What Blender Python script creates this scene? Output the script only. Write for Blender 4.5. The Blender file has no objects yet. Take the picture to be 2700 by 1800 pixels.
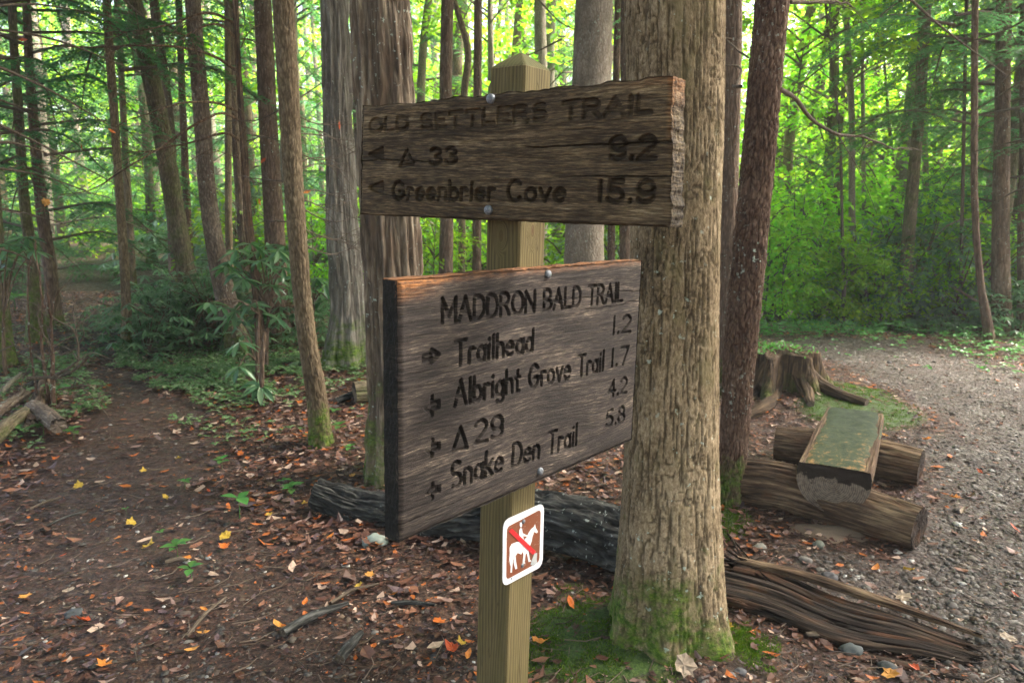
import bpy, math, random
import numpy as np
from mathutils import Matrix, Vector
rng = np.random.default_rng(7)
random.seed(7)
scene = bpy.context.scene
COL = scene.collection

# ------------------------------------------------------------------ camera, sky, sun, exposure
EYE = 1.55
PITCH = 0.1825
ROLL = 0.0059
FPX = 2012.2                       # focal length in pixels of a 2700 px wide picture
S = 2700.0 / 2352.0                # pixel positions below are read on a 2352 px wide view
cp, sp = math.cos(PITCH), math.sin(PITCH)
cr, sr = math.cos(ROLL), math.sin(ROLL)
FWD = np.array([0, cp, -sp]); UPV = np.array([0, sp, cp]); XV = np.array([1.0, 0, 0])
RIGHT = cr * XV + sr * UPV
UP = -sr * XV + cr * UPV
cam = bpy.data.cameras.new('camera')
cam.sensor_width = 36
cam.lens = 36 * FPX / 2700
cam.clip_start = 0.05
cam.clip_end = 400
cam.dof.use_dof = True
cam.dof.focus_distance = 1.75
cam.dof.aperture_fstop = 9.0
camo = bpy.data.objects.new('camera', cam)
COL.objects.link(camo)
camo.matrix_world = Matrix(((RIGHT[0], UP[0], -FWD[0], 0), (RIGHT[1], UP[1], -FWD[1], 0),
                            (RIGHT[2], UP[2], -FWD[2], EYE), (0, 0, 0, 1)))
scene.camera = camo

SUN_EL, SUN_AZ = math.radians(50), math.radians(78)     # azimuth from +Y towards +X
world = bpy.data.worlds.new('World')
scene.world = world
world.use_nodes = True
wn = world.node_tree
sky = wn.nodes.new('ShaderNodeTexSky')
sky.sky_type = 'NISHITA'
sky.sun_disc = False
sky.sun_elevation = SUN_EL
sky.sun_rotation = SUN_AZ
sky.air_density = 1.0
sky.dust_density = 6.0
sky.ozone_density = 1.0
bgn = wn.nodes['Background']
wn.links.new(sky.outputs[0], bgn.inputs[0])
bgn.inputs[1].default_value = 0.10
sun = bpy.data.lights.new('sun', 'SUN')
sun.energy = 3.6
sun.angle = math.radians(16)
sun.color = (1.0, 0.93, 0.83)
suno = bpy.data.objects.new('sun', sun)
COL.objects.link(suno)
sd = Vector((math.sin(SUN_AZ) * math.cos(SUN_EL), math.cos(SUN_AZ) * math.cos(SUN_EL), math.sin(SUN_EL)))
suno.rotation_euler = sd.to_track_quat('Z', 'Y').to_euler()
suno.location = (5, 5, 30)
scene.view_settings.view_transform = 'Standard'
scene.view_settings.look = 'None'
scene.view_settings.exposure = 3.36
scene.view_settings.gamma = 1
scene.view_settings.use_curve_mapping = False
cy = scene.cycles
cy.use_denoising = True
cy.max_bounces = 8
cy.diffuse_bounces = 6
cy.glossy_bounces = 2
cy.transmission_bounces = 6
cy.transparent_max_bounces = 8
cy.sample_clamp_indirect = 6

# ------------------------------------------------------------------ pixel geometry
def ray(xd, yd):
    du, dv = (xd * S - 1350) / FPX, (yd * S - 900) / FPX
    d = FWD + du * RIGHT - dv * UP
    return d
EYEP = np.array([0, 0, EYE])
def at(xd, yd, Y):                     # the point seen at that pixel at distance Y from the eye's plane
    d = ray(xd, yd)
    return EYEP + d * (Y / d[1])
def G(xd, yd, z=0.0):                  # the point of the ground seen at that pixel
    d = ray(xd, yd)
    return EYEP + d * ((z - EYE) / d[2])
def mpp(P):                            # metres per (2352-view) pixel at point P
    return (np.array(P) - EYEP) @ FWD / FPX * S

# ------------------------------------------------------------------ numpy noise
def _h(ix, iy, iz, seed):
    n = (ix.astype(np.int64) * 374761393 + iy.astype(np.int64) * 668265263 + iz.astype(np.int64) * 2147483647 + seed * 144665) & 0xFFFFFFFF
    n = ((n ^ (n >> 13)) * 1274126177) & 0xFFFFFFFF
    n = ((n ^ (n >> 16)) * 2246822519) & 0xFFFFFFFF
    return ((n ^ (n >> 15)) & 0xFFFFFF) / float(0xFFFFFF)
def noise(x, y, z=0.0, seed=0):        # value noise, 0..1
    x, y, z = np.broadcast_arrays(np.asarray(x, float), y, z)
    ix, iy, iz = np.floor(x), np.floor(y), np.floor(z)
    fx, fy, fz = x - ix, y - iy, z - iz
    fx, fy, fz = [t * t * (3 - 2 * t) for t in (fx, fy, fz)]
    r = 0
    for a in (0, 1):
        for b in (0, 1):
            for c in (0, 1):
                w = (fx if a else 1 - fx) * (fy if b else 1 - fy) * (fz if c else 1 - fz)
                r = r + w * _h(ix + a, iy + b, iz + c, seed)
    return r
def fbm(x, y, z=0.0, seed=0, o=4):
    r, a, t = 0, 1, 0
    for i in range(o):
        r = r + a * noise(np.asarray(x) * 2 ** i, np.asarray(y) * 2 ** i, np.asarray(z) * 2 ** i, seed + i * 17)
        t += a; a *= .5
    return r / t
def vor(x, y, z, seed=0):              # F2-F1 of a cellular pattern
    ix, iy, iz = np.floor(x), np.floor(y), np.floor(z)
    f1 = np.full(x.shape, 9.0); f2 = np.full(x.shape, 9.0)
    for a in (-1, 0, 1):
        for b in (-1, 0, 1):
            for c in (-1, 0, 1):
                px, py, pz = ix + a, iy + b, iz + c
                d = (px + _h(px, py, pz, seed) - x) ** 2 + (py + _h(px, py, pz, seed + 5) - y) ** 2 + (pz + _h(px, py, pz, seed + 9) - z) ** 2
                f2 = np.minimum(f2, np.maximum(f1, d)); f1 = np.minimum(f1, d)
    return np.sqrt(f2) - np.sqrt(f1)
def sstep(a, b, x):
    t = np.clip((x - a) / (b - a), 0, 1)
    return t * t * (3 - 2 * t)

# ------------------------------------------------------------------ mesh helpers
def mesh(name, V, F, mat=None, smooth=True, attrs=None):
    """V (n,3); F (m,k) array or list of such arrays"""
    V = np.asarray(V, np.float32)
    Fs = F if isinstance(F, list) else [F]
    Fs = [np.asarray(f, np.int32) for f in Fs if len(f)]
    me = bpy.data.meshes.new(name)
    me.vertices.add(len(V)); me.vertices.foreach_set('co', V.ravel())
    loops = np.concatenate([f.ravel() for f in Fs])
    tot = np.concatenate([np.full(len(f), f.shape[1], np.int32) for f in Fs])
    start = np.concatenate([[0], np.cumsum(tot)[:-1]]).astype(np.int32)
    me.loops.add(len(loops)); me.loops.foreach_set('vertex_index', loops)
    me.polygons.add(len(tot)); me.polygons.foreach_set('loop_start', start)
    me.polygons.foreach_set('use_smooth', np.full(len(tot), smooth))
    for k, a in (attrs or {}).items():
        a = np.asarray(a, np.float32)
        if a.ndim == 1:
            at_ = me.attributes.new(k, 'FLOAT', 'POINT'); at_.data.foreach_set('value', a)
        elif a.shape[1] == 3:
            at_ = me.attributes.new(k, 'FLOAT_VECTOR', 'POINT'); at_.data.foreach_set('vector', a.ravel())
        else:
            at_ = me.attributes.new(k, 'FLOAT_COLOR', 'POINT'); at_.data.foreach_set('color', a.ravel())
    me.update(calc_edges=True)
    if mat: me.materials.append(mat)
    return me
def obj(name, me, parent=None, loc=None, **props):
    o = bpy.data.objects.new(name, me)
    COL.objects.link(o)
    if parent is not None: o.parent = parent
    if loc is not None: o.location = loc
    for k, v in props.items(): o[k] = v
    return o
def thing(name, loc, label, category, group=None):
    o = obj(name, None, None, loc, label=label, category=category)
    if group: o['group'] = group
    return o
def grid_faces(nu, nv, wrap=False):
    """vertices index j*nu+i ; returns quads"""
    i = np.arange(nu if wrap else nu - 1); j = np.arange(nv - 1)
    I, J = np.meshgrid(i, j)
    I2 = (I + 1) % nu
    return np.stack([J * nu + I, J * nu + I2, (J + 1) * nu + I2, (J + 1) * nu + I], -1).reshape(-1, 4)
class Bag:                              # gathers pieces into one mesh
    def __init__(s): s.V = []; s.F = {}; s.A = {}; s.n = 0
    def add(s, V, F, **at_):
        V = np.asarray(V, float); F = np.asarray(F)
        s.V.append(V)
        for f in ([F] if F.ndim == 2 else list(F)):
            s.F.setdefault(f.shape[1], []).append(f + s.n)
        for k, a in at_.items():
            a = np.asarray(a, float)
            if a.ndim == 0: a = np.full(len(V), float(a))
            s.A.setdefault(k, []).append(a)
        s.n += len(V)
    def build(s, name, mat, smooth=True):
        return mesh(name, np.concatenate(s.V), [np.concatenate(f) for f in s.F.values()], mat, smooth,
                    {k: np.concatenate(a) for k, a in s.A.items()})
def smooth_path(P, n):
    P = np.asarray(P, float)
    if len(P) == 2:
        t = np.linspace(0, 1, n)[:, None]; return P[0] * (1 - t) + P[1] * t
    d = np.concatenate([[0], np.cumsum(np.maximum(np.linalg.norm(np.diff(P[:, :3], axis=0), axis=1), 1e-6))])
    T = np.linspace(0, d[-1], n)
    m = np.gradient(P, d, axis=0) if len(P) > 2 else None
    k = np.clip(np.searchsorted(d, T, side='right') - 1, 0, len(P) - 2)
    h = (d[k + 1] - d[k])[:, None]; t = ((T - d[k])[:, None]) / h
    return ((2 * t**3 - 3 * t**2 + 1) * P[k] + (t**3 - 2 * t**2 + t) * h * m[k] + (-2 * t**3 + 3 * t**2) * P[k + 1] + (t**3 - t**2) * h * m[k + 1])
def frames(C):
    T = np.gradient(C, axis=0); T /= np.linalg.norm(T, axis=1)[:, None]
    ref = np.array([0, 1.0, 0]) if abs(T[0, 1]) < .8 else np.array([1.0, 0, 0])
    A = np.zeros_like(C); a = np.cross(T[0], ref); a /= np.linalg.norm(a)
    for i in range(len(C)):
        a = a - T[i] * (a @ T[i]); a /= np.linalg.norm(a); A[i] = a
    return T, A, np.cross(T, A)
def tube(C, R, n=6, cap=True):
    """C (m,3), R (m,), returns V,F quads (tip closed by a tiny ring)"""
    C = np.asarray(C, float); T, A, B = frames(C)
    th = np.linspace(0, 2 * np.pi, n, endpoint=False)
    V = C[:, None, :] + np.asarray(R)[:, None, None] * (np.cos(th)[None, :, None] * A[:, None, :] + np.sin(th)[None, :, None] * B[:, None, :])
    return V.reshape(-1, 3), grid_faces(n, len(C), True)

# ------------------------------------------------------------------ material helpers
class M:
    def __init__(s, name):
        s.m = bpy.data.materials.new(name); s.m.use_nodes = True
        s.nt = s.m.node_tree; s.n = s.nt.nodes; s.l = s.nt.links
        s.bsdf = s.n['Principled BSDF']; s.out = s.n['Material Output']
    def node(s, t, ins=None, **pr):
        n = s.n.new(t)
        for k, v in pr.items(): setattr(n, k, v)
        for k, v in (ins or {}).items(): s.put(n.inputs[k], v)
        return n
    def put(s, sock, v):
        if hasattr(v, 'is_output') or isinstance(v, bpy.types.NodeSocket): s.l.new(v, sock)
        else:
            if isinstance(v, tuple) and len(v) == 3 and sock.type == 'RGBA': v = v + (1,)
            sock.default_value = v
    def attr(s, name, out='Vector'): return s.node('ShaderNodeAttribute', attribute_name=name).outputs[out]
    def objc(s): return s.node('ShaderNodeTexCoord').outputs['Object']
    def math(s, op, a, b=0.0, c=0.0, clamp=False):
        n = s.n.new('ShaderNodeMath'); n.operation = op; n.use_clamp = clamp
        s.put(n.inputs[0], a); s.put(n.inputs[1], b); s.put(n.inputs[2], c)
        return n.outputs[0]
    def scale(s, vec, sc, off=(0, 0, 0)):
        return s.node('ShaderNodeMapping', {'Vector': vec, 'Scale': sc, 'Location': off}).outputs[0]
    def noise(s, vec, scale=5.0, detail=4.0, rough=.55, dist=0.0, out='Fac'):
        return s.node('ShaderNodeTexNoise', {'Vector': vec, 'Scale': scale, 'Detail': detail, 'Roughness': rough, 'Distortion': dist}).outputs[out]
    def vor(s, vec, scale=5.0, feature='F1', out='Distance', rnd=1.0):
        return s.node('ShaderNodeTexVoronoi', {'Vector': vec, 'Scale': scale, 'Randomness': rnd}, feature=feature).outputs[out]
    def ramp(s, f, stops):
        n = s.n.new('ShaderNodeValToRGB'); cr_ = n.color_ramp
        while len(cr_.elements) > len(stops): cr_.elements.remove(cr_.elements[-1])
        while len(cr_.elements) < len(stops): cr_.elements.new(.5)
        for e, (p, c) in zip(cr_.elements, stops):
            e.position = p; e.color = (c, c, c, 1) if not isinstance(c, tuple) else c + (1,)
        s.put(n.inputs[0], f); return n.outputs[0]
    def mix(s, f, a, b, mode='MIX'):
        n = s.n.new('ShaderNodeMix'); n.data_type = 'RGBA'; n.blend_type = mode
        s.put(n.inputs[0], f); s.put(n.inputs[6], a); s.put(n.inputs[7], b)
        return n.outputs[2]
    def bump(s, h, strength=.5, dist=.01, normal=None):
        i = {'Height': h, 'Strength': strength, 'Distance': dist}
        if normal is not None: i['Normal'] = normal
        return s.node('ShaderNodeBump', i).outputs[0]
    def done(s, color=None, rough=None, normal=None, spec=None):
        if color is not None: s.put(s.bsdf.inputs['Base Color'], color)
        if rough is not None: s.put(s.bsdf.inputs['Roughness'], rough)
        if normal is not None: s.put(s.bsdf.inputs['Normal'], normal)
        if spec is not None: s.put(s.bsdf.inputs['Specular IOR Level'], spec)
        return s.m

def bark_mat(name, dark, mid, light, moss=0.6, mossamt=1.0, lichen=0.0, lichcol=(.42, .5, .42), scale=1.0, ratio=.18, bump=.012, patch=None, allmoss=0.0, vw=1.0):
    m = M(name); p = m.attr('pc')
    q = m.scale(p, (1, 1, ratio))
    warp = m.scale(m.noise(p, 14 * scale, 3, out='Color'), (1, 1, ratio))
    qw = m.mix(.016 / scale, q, warp, 'ADD')
    v = m.vor(qw, 34 * scale, 'DISTANCE_TO_EDGE')
    fine = m.noise(q, 110 * scale, 4, .65)
    big = m.noise(p, 3.2, 4, .6)
    cav = m.attr('cav', 'Fac')
    if vw < .5: fine = m.noise(m.scale(p, (1, 1, .45)), 130, 5, .75)
    f = m.math('MULTIPLY_ADD', fine, .62, m.math('MULTIPLY', big, .40))
    c = m.ramp(f, [(.34, dark), (.5, mid), (.68, light)])
    e = m.math('SUBTRACT', 1, m.ramp(v, [(0, 0.0), (.09, 1.0)]))
    c = m.mix(m.math('MULTIPLY', e, .35 * vw), c, dark)
    c = m.mix(m.math('MULTIPLY', cav, .72 if vw < .5 else .55), c, dark)
    if patch:
        pn = m.ramp(m.noise(m.scale(p, (1, 1, .5)), 9, 3, .6), [(.55, 0.0), (.66, 1.0)])
        c = m.mix(m.math('MULTIPLY', pn, .6), c, patch)
    if lichen > 0:
        ln = m.ramp(m.noise(p, 42, 3, .6), [(.66 - .1 * lichen, 0.0), (.7 - .1 * lichen, 1.0)])
        lm = m.ramp(m.noise(p, 2.3, 3, .5), [(.42, 0.0), (.6, 1.0)])
        c = m.mix(m.math('MULTIPLY', m.math('MULTIPLY', ln, lm), .8), c, lichcol)
    z = m.node('ShaderNodeSeparateXYZ', {0: m.attr('hz')}).outputs[2]
    mn = m.noise(p, 7, 4, .65)
    mz = m.math('MULTIPLY_ADD', m.math('DIVIDE', z, -moss), 1.0, 1.0)         # 1 at the ground, 0 at the moss height
    mm = m.math('ADD', mz, m.math('MULTIPLY_ADD', mn, 1.6, -1.05))
    mm = m.math('MULTIPLY', m.ramp(mm, [(.3, 0.0), (.62, 1.0)]), m.math('MULTIPLY', m.ramp(m.noise(p, 22, 4, .7), [(.36, .15), (.56, 1.0)]), mossamt))
    if allmoss:
        mm = m.math('MAXIMUM', mm, m.math('MULTIPLY', m.ramp(mn, [(.45, 0.0), (.65, 1.0)]), allmoss))
    mossc = m.ramp(m.noise(p, 60, 3, .7), [(.3, (.02, .042, .006)), (.52, (.07, .125, .014)), (.72, (.16, .21, .03))])
    c = m.mix(mm, c, mossc)
    hgt = m.math('ADD', m.math('MULTIPLY', m.ramp(v, [(0, 0.0), (.2, 1.0)]), .7 * vw), m.math('MULTIPLY', fine, .9))
    hgt = m.math('ADD', hgt, m.math('MULTIPLY', m.math('MULTIPLY', m.noise(p, 190, 2), mm), .8))
    return m.done(c, .93, m.bump(hgt, .8, bump), .18)

def leaf_mat(name, stops, trans, tw=.5, rough=.5, spec=.35, hue=True, objvar=.25):
    m = M(name)
    r = m.attr('rnd', 'Fac')
    c = m.ramp(r, stops)
    ct = m.mix(r, trans[0], trans[1])
    oi = m.node('ShaderNodeObjectInfo').outputs['Random']
    hv = m.node('ShaderNodeHueSaturation', {'Color': c, 'Hue': m.math('MULTIPLY_ADD', oi, .03, .485), 'Value': m.math('MULTIPLY_ADD', oi, objvar * 2, 1 - objvar)}).outputs[0]
    ht = m.node('ShaderNodeHueSaturation', {'Color': ct, 'Hue': m.math('MULTIPLY_ADD', oi, .03, .485), 'Value': m.math('MULTIPLY_ADD', oi, objvar * 2, 1 - objvar)}).outputs[0]
    m.done(hv, rough, None, spec)
    t = m.node('ShaderNodeBsdfTranslucent', {'Color': ht})
    mx = m.node('ShaderNodeMixShader', {0: tw, 1: m.bsdf.outputs[0], 2: t.outputs[0]})
    m.l.new(mx.outputs[0], m.out.inputs[0])
    return m.m

MAT = {}
MAT['tan_bark'] = bark_mat('tan_bark', (.03, .021, .012), (.195, .142, .082), (.46, .36, .23), moss=.62, lichen=.12, scale=.9, ratio=.22, bump=.005, patch=(.15, .125, .06), vw=.15)
MAT['red_bark'] = bark_mat('red_bark', (.03, .016, .011), (.115, .07, .048), (.24, .165, .118), moss=.5, lichen=.45, scale=1.0, ratio=.3, bump=.008)
MAT['furrow_bark'] = bark_mat('furrow_bark', (.03, .022, .016), (.155, .115, .08), (.40, .33, .24), moss=1.2, mossamt=.8, lichen=.3, scale=.6, ratio=.10, bump=.012, patch=(.13, .085, .055))
MAT['grey_bark'] = bark_mat('grey_bark', (.06, .05, .04), (.19, .17, .138), (.38, .36, .31), moss=1.0, lichen=.2, scale=.8, ratio=.08, bump=.014)
MAT['brown_bark'] = bark_mat('brown_bark', (.06, .043, .026), (.17, .125, .075), (.31, .245, .155), moss=.55, scale=.9, ratio=.28, bump=.01)
MAT['hemlock_bark'] = bark_mat('hemlock_bark', (.05, .032, .022), (.14, .095, .065), (.25, .18, .13), moss=.4, mossamt=.7, lichen=.2, scale=.7, ratio=.2, bump=.014)
MAT['pale_bark'] = bark_mat('pale_bark', (.10, .08, .06), (.22, .185, .14), (.36, .32, .26), moss=.3, mossamt=.3, lichen=.3, scale=.8, ratio=.5, bump=.006)
MAT['mottled_bark'] = bark_mat('mottled_bark', (.05, .036, .026), (.15, .11, .08), (.31, .25, .19), moss=.7, mossamt=.8, lichen=.3, scale=.7, ratio=.3, bump=.012)
MAT['mossy_bark'] = bark_mat('mossy_bark', (.05, .04, .025), (.15, .12, .075), (.28, .23, .15), moss=1.4, mossamt=.9, scale=.8, ratio=.25, bump=.012, allmoss=.35)
MAT['charred_bark'] = bark_mat('charred_bark', (.007, .007, .007), (.032, .032, .029), (.15, .148, .135), moss=.1, mossamt=.2, lichen=.2, lichcol=(.35, .38, .34), scale=.5, ratio=.14, bump=.014)
MAT['twig_bark'] = bark_mat('twig_bark', (.045, .033, .024), (.11, .085, .062), (.2, .16, .12), moss=.1, mossamt=0, scale=1.6, bump=.003)
MAT['dead_wood'] = bark_mat('dead_wood', (.02, .014, .011), (.095, .06, .038), (.32, .225, .135), moss=.1, mossamt=.1, scale=.7, ratio=.07, bump=.008, patch=(.10, .05, .028))
MAT['stump_wood'] = bark_mat('stump_wood', (.012, .008, .006), (.055, .036, .022), (.19, .13, .075), moss=.3, mossamt=.4, scale=.5, ratio=.09, bump=.012)
MAT['rotten_wood'] = bark_mat('rotten_wood', (.006, .0045, .004), (.024, .017, .0135), (.105, .072, .048), moss=.1, mossamt=.25, scale=.7, ratio=.05, bump=.008, patch=(.10, .045, .022))

MAT['broad_leaf'] = leaf_mat('broad_leaf', [(0, (.05, .13, .014)), (.6, (.10, .23, .022)), (1, (.18, .32, .03))], ((.20, .55, .02), (.52, .80, .03)), .6, .5)
MAT['canopy_leaf'] = leaf_mat('canopy_leaf', [(0, (.04, .08, .02)), (1, (.12, .16, .05))], ((.10, .17, .04), (.24, .30, .08)), .5, .5)  # muted leaf of the shading crowns, keeps light beneath from turning green
MAT['hemlock_leaf'] = leaf_mat('hemlock_leaf', [(0, (.02, .06, .028)), (.6, (.045, .115, .05)), (1, (.09, .17, .07))], ((.08, .28, .09), (.20, .46, .13)), .45, .55, .3)
MAT['rhodo_leaf'] = leaf_mat('rhodo_leaf', [(0, (.04, .10, .045)), (.6, (.085, .185, .085)), (1, (.17, .28, .14))], ((.06, .22, .05), (.16, .40, .08)), .3, .28, .7)
MAT['sorrel_leaf'] = leaf_mat('sorrel_leaf', [(0, (.05, .13, .04)), (.6, (.12, .23, .08)), (1, (.30, .38, .20))], ((.08, .2, .03), (.16, .3, .05)), .3, .45, .4)
MAT['seedling_leaf'] = leaf_mat('seedling_leaf', [(0, (.04, .14, .03)), (1, (.09, .24, .05))], ((.06, .25, .03), (.14, .36, .05)), .35, .4, .5)

def litter_mat(name, rough=.6):
    m = M(name)
    c = m.attr('col', 'Color')
    c2 = m.mix(m.math('MULTIPLY', m.noise(m.objc(), 60, 3), .8), c, m.mix(1.0, c, (.45, .4, .38), 'MULTIPLY'))
    m.done(c2, rough, m.bump(m.noise(m.objc(), 220, 2), .3, .003), .35)
    t = m.node('ShaderNodeBsdfTranslucent', {'Color': c2})
    mx = m.node('ShaderNodeMixShader', {0: .12, 1: m.bsdf.outputs[0], 2: t.outputs[0]})
    m.l.new(mx.outputs[0], m.out.inputs[0])
    return m.m
MAT['litter'] = litter_mat('litter', .5)
MAT['stone'] = (lambda m: m.done(m.mix(m.math('MULTIPLY', m.noise(m.objc(), 45, 4), .9), m.attr('col', 'Color'), m.mix(1.0, m.attr('col', 'Color'), (.5, .48, .45), 'MULTIPLY')), .7, m.bump(m.noise(m.objc(), 120, 4), .4, .004), .35))(M('stone'))

# ------------------------------------------------------------------ ground zones (read on the ground)
def poly_ground(pts): return np.array([G(*p)[:2] for p in pts])
TRACK = np.vstack([poly_ground([(1745, 800), (1830, 800), (1885, 850), (2010, 893), (2150, 990), (2190, 1100), (2150, 1240), (1960, 1240), (1790, 1290), (1900, 1345), (2060, 1420), (2300, 1520), (2352, 1600)]),
                   [[3.2, 1.0], [9.0, 1.0], [16.0, 12.0]], poly_ground([(2352, 872), (2220, 815), (2050, 781), (1900, 771), (1745, 771)])])
TRAIL = np.vstack([poly_ground([(330, 1560), (90, 1400), (20, 1180), (110, 1050), (190, 960), (185, 860), (195, 800), (205, 765), (262, 765), (275, 820), (330, 880), (440, 960), (520, 1080), (640, 1250), (760, 1400), (960, 1568)]), [[.1, 1.2], [-2.4, 1.2]]])
MOSSP = [poly_ground([(1212, 1420), (1280, 1388), (1400, 1395), (1440, 1480), (1560, 1530), (1500, 1600), (1212, 1600)]),
         poly_ground([(1820, 930), (1900, 900), (2030, 925), (2100, 985), (2060, 1010), (1850, 990)]),
         poly_ground([(1640, 1165), (1690, 1150), (1700, 1230), (1660, 1250)]),
         poly_ground([(1675, 1480), (1740, 1470), (1745, 1520), (1690, 1530)])]
def inside(poly, x, y):
    c = np.zeros(np.shape(x), bool); n = len(poly)
    for i in range(n):
        x1, y1 = poly[i]; x2, y2 = poly[(i + 1) % n]
        if y1 == y2: continue
        c ^= ((y1 > y) != (y2 > y)) & (x < (x2 - x1) * (y - y1) / (y2 - y1) + x1)
    return c
def zone(poly, x, y, w=.12):
    """soft membership with an irregular edge"""
    wx = (fbm(x * 3, y * 3, 0, 31) - .5) * w * 5; wy = (fbm(x * 3, y * 3, 0, 47) - .5) * w * 5
    r = 0
    for a, b in ((0, 0), (w, 0), (-w, 0), (0, w), (0, -w)):
        r = r + inside(poly, x + wx + a, y + wy + b)
    return r / 5.0
HILLS = []       # (x, y, radius, height)
for (px, rr, hh) in (((1540, 1470), .42, .05), ((1300, 1480), .5, .03), ((1810, 900), .8, .10), ((1950, 960), .6, .07), ((739, 1032), .4, .03), ((930, 1110), .6, .05), ((795, 850), .9, .08), ((60, 980), 1.0, .1)):
    g = G(*px); HILLS.append((g[0], g[1], rr, hh))
def gz(x, y):
    x = np.asarray(x, float); y = np.asarray(y, float)
    z = (fbm(x * .35, y * .35, 0, 3, 3) - .5) * .10 * np.clip((np.hypot(x, y) - 1) / 6, 0, 1)
    z = z + (fbm(x * 3, y * 3, 0, 5, 3) - .5) * .035
    for hx, hy, r, h in HILLS:
        z = z + h * np.exp(-((x - hx) ** 2 + (y - hy) ** 2) / (r * r))
    d = np.hypot(x, y)
    z = z + np.where((x > 1.5) & (y > 8.6), -np.clip(y - 8.6, 0, 14) * .12 * sstep(1.0, 3.0, x), 0)    # the road dips beyond its crest
    z = z + np.where(x < 1.5, np.clip(y - 12, 0, 40) * .03 * sstep(1.5, -2.0, x), 0)                    # the wood climbs gently on the left
    return z
def gzf(x, y): return float(gz(np.array([x]), np.array([y]))[0])
def on(xd, yd):
    """ground point seen at a pixel, with relief"""
    z = 0.0
    for _ in range(4):
        p = G(xd, yd, z); z = gzf(p[0], p[1])
    return np.array([p[0], p[1], z])

def axis(n, A, B, c):
    t = np.linspace(-1, 1, n); return c + A * np.sinh(B * t)
gx = axis(430, .95, 5.5, .3); gy = axis(430, .95, 5.5, 3.6)
X, Y = np.meshgrid(gx, gy)
Xf, Yf = X.ravel(), Y.ravel()
near = np.exp(-((Xf / 9) ** 2 + ((Yf - 4) / 9) ** 2))
tr = zone(TRACK, Xf, Yf, .15); tl = zone(TRAIL, Xf, Yf, .15)
mo = np.max([zone(p, Xf, Yf, .06) for p in MOSSP], axis=0)
Zf = gz(Xf, Yf) + near * ((fbm(Xf * 22, Yf * 22, 0, 9, 3) - .5) * .022 + (noise(Xf * 60, Yf * 60, 0, 12) - .5) * .008) + mo * .012
m = M('forest_floor')
pc = m.objc()
a_tr, a_tl, a_mo = m.attr('track', 'Fac'), m.attr('trail', 'Fac'), m.attr('moss', 'Fac')
n1 = m.noise(pc, 55, 5, .7); n2 = m.noise(pc, 5, 4, .6); v1 = m.vor(pc, 42, out='Color'); vd = m.vor(pc, 42)
soil = m.ramp(n1, [(.32, (.010, .006, .0045)), (.5, (.036, .019, .013)), (.66, (.10, .054, .036))])
duff = m.mix(m.ramp(m.noise(pc, 26, 3, .7), [(.5, 0.0), (.62, 1.0)]), soil, m.ramp(m.noise(pc, 90, 2), [(.35, (.07, .03, .018)), (.65, (.17, .10, .06))]))
vcol = m.node('ShaderNodeSeparateColor', {0: v1})
peb = m.ramp(vcol.outputs[0], [(0, (.03, .026, .023)), (.5, (.075, .063, .052)), (.86, (.15, .13, .11)), (.97, (.34, .32, .29))])
gr = m.mix(m.ramp(n2, [(.38, .75), (.62, .12)]), m.mix(.2, peb, (.075, .056, .042)), soil)
c = m.mix(m.math('MULTIPLY', a_tl, .75), duff, soil)
c = m.mix(a_tr, c, gr)
mossc = m.ramp(m.noise(pc, 90, 4, .7), [(.3, (.014, .03, .005)), (.55, (.045, .088, .012)), (.75, (.11, .15, .028))])
c = m.mix(m.math('MULTIPLY', a_mo, m.ramp(m.noise(pc, 14, 4, .65), [(.30, 0.0), (.42, 1.0)])), c, mossc)
hb = m.math('ADD', m.math('MULTIPLY', n1, .8), m.math('MULTIPLY', vd, m.math('MULTIPLY', a_tr, -.8)))
MAT['ground'] = m.done(c, m.ramp(m.noise(pc, 20, 3), [(.35, .45), (.6, .85)]), m.bump(hb, .9, .02), .35)
gme = mesh('ground', np.stack([Xf, Yf, Zf], 1), grid_faces(430, 430), MAT['ground'], True, {'track': tr, 'trail': tl, 'moss': mo})
obj('ground', gme, kind='structure')

# ------------------------------------------------------------------ the signpost
PHI = -.674; TX = .0238
def rotm(ax, a):
    c, s = math.cos(a), math.sin(a)
    return {'x': np.array([[1, 0, 0], [0, c, -s], [0, s, c]]), 'y': np.array([[c, 0, s], [0, 1, 0], [-s, 0, c]]), 'z': np.array([[c, -s, 0], [s, c, 0], [0, 0, 1]])}[ax]
TM = rotm('y', TX) @ rotm('z', PHI)
va, vb, vw = TM @ np.array([-1, 0, 0]), TM @ np.array([0, 1, 0]), TM @ np.array([0, 0, 1])
PC = np.array([.0153, 1.5485, EYE]); PS = .089
pbase = PC - vw * 1.62 + (va + vb) * PS / 2
pbase[2] = gzf(pbase[0], pbase[1])
sign = thing('trail_signpost', tuple(pbase), 'square wooden post carrying two carved trail boards and a no-horses plate', 'signpost')
def spart(name, me, parent=None, **kw):
    o = obj(name, me, parent or sign, **kw)
    return o
def L(V): return np.asarray(V) - pbase          # world to the signpost's own space
def hit(xp, yp, O, N):
    """ray through 2700-view pixel onto a plane"""
    d = ray(xp / S, yp / S)
    return EYEP + d * ((O - EYEP) @ N / (d @ N))

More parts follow.
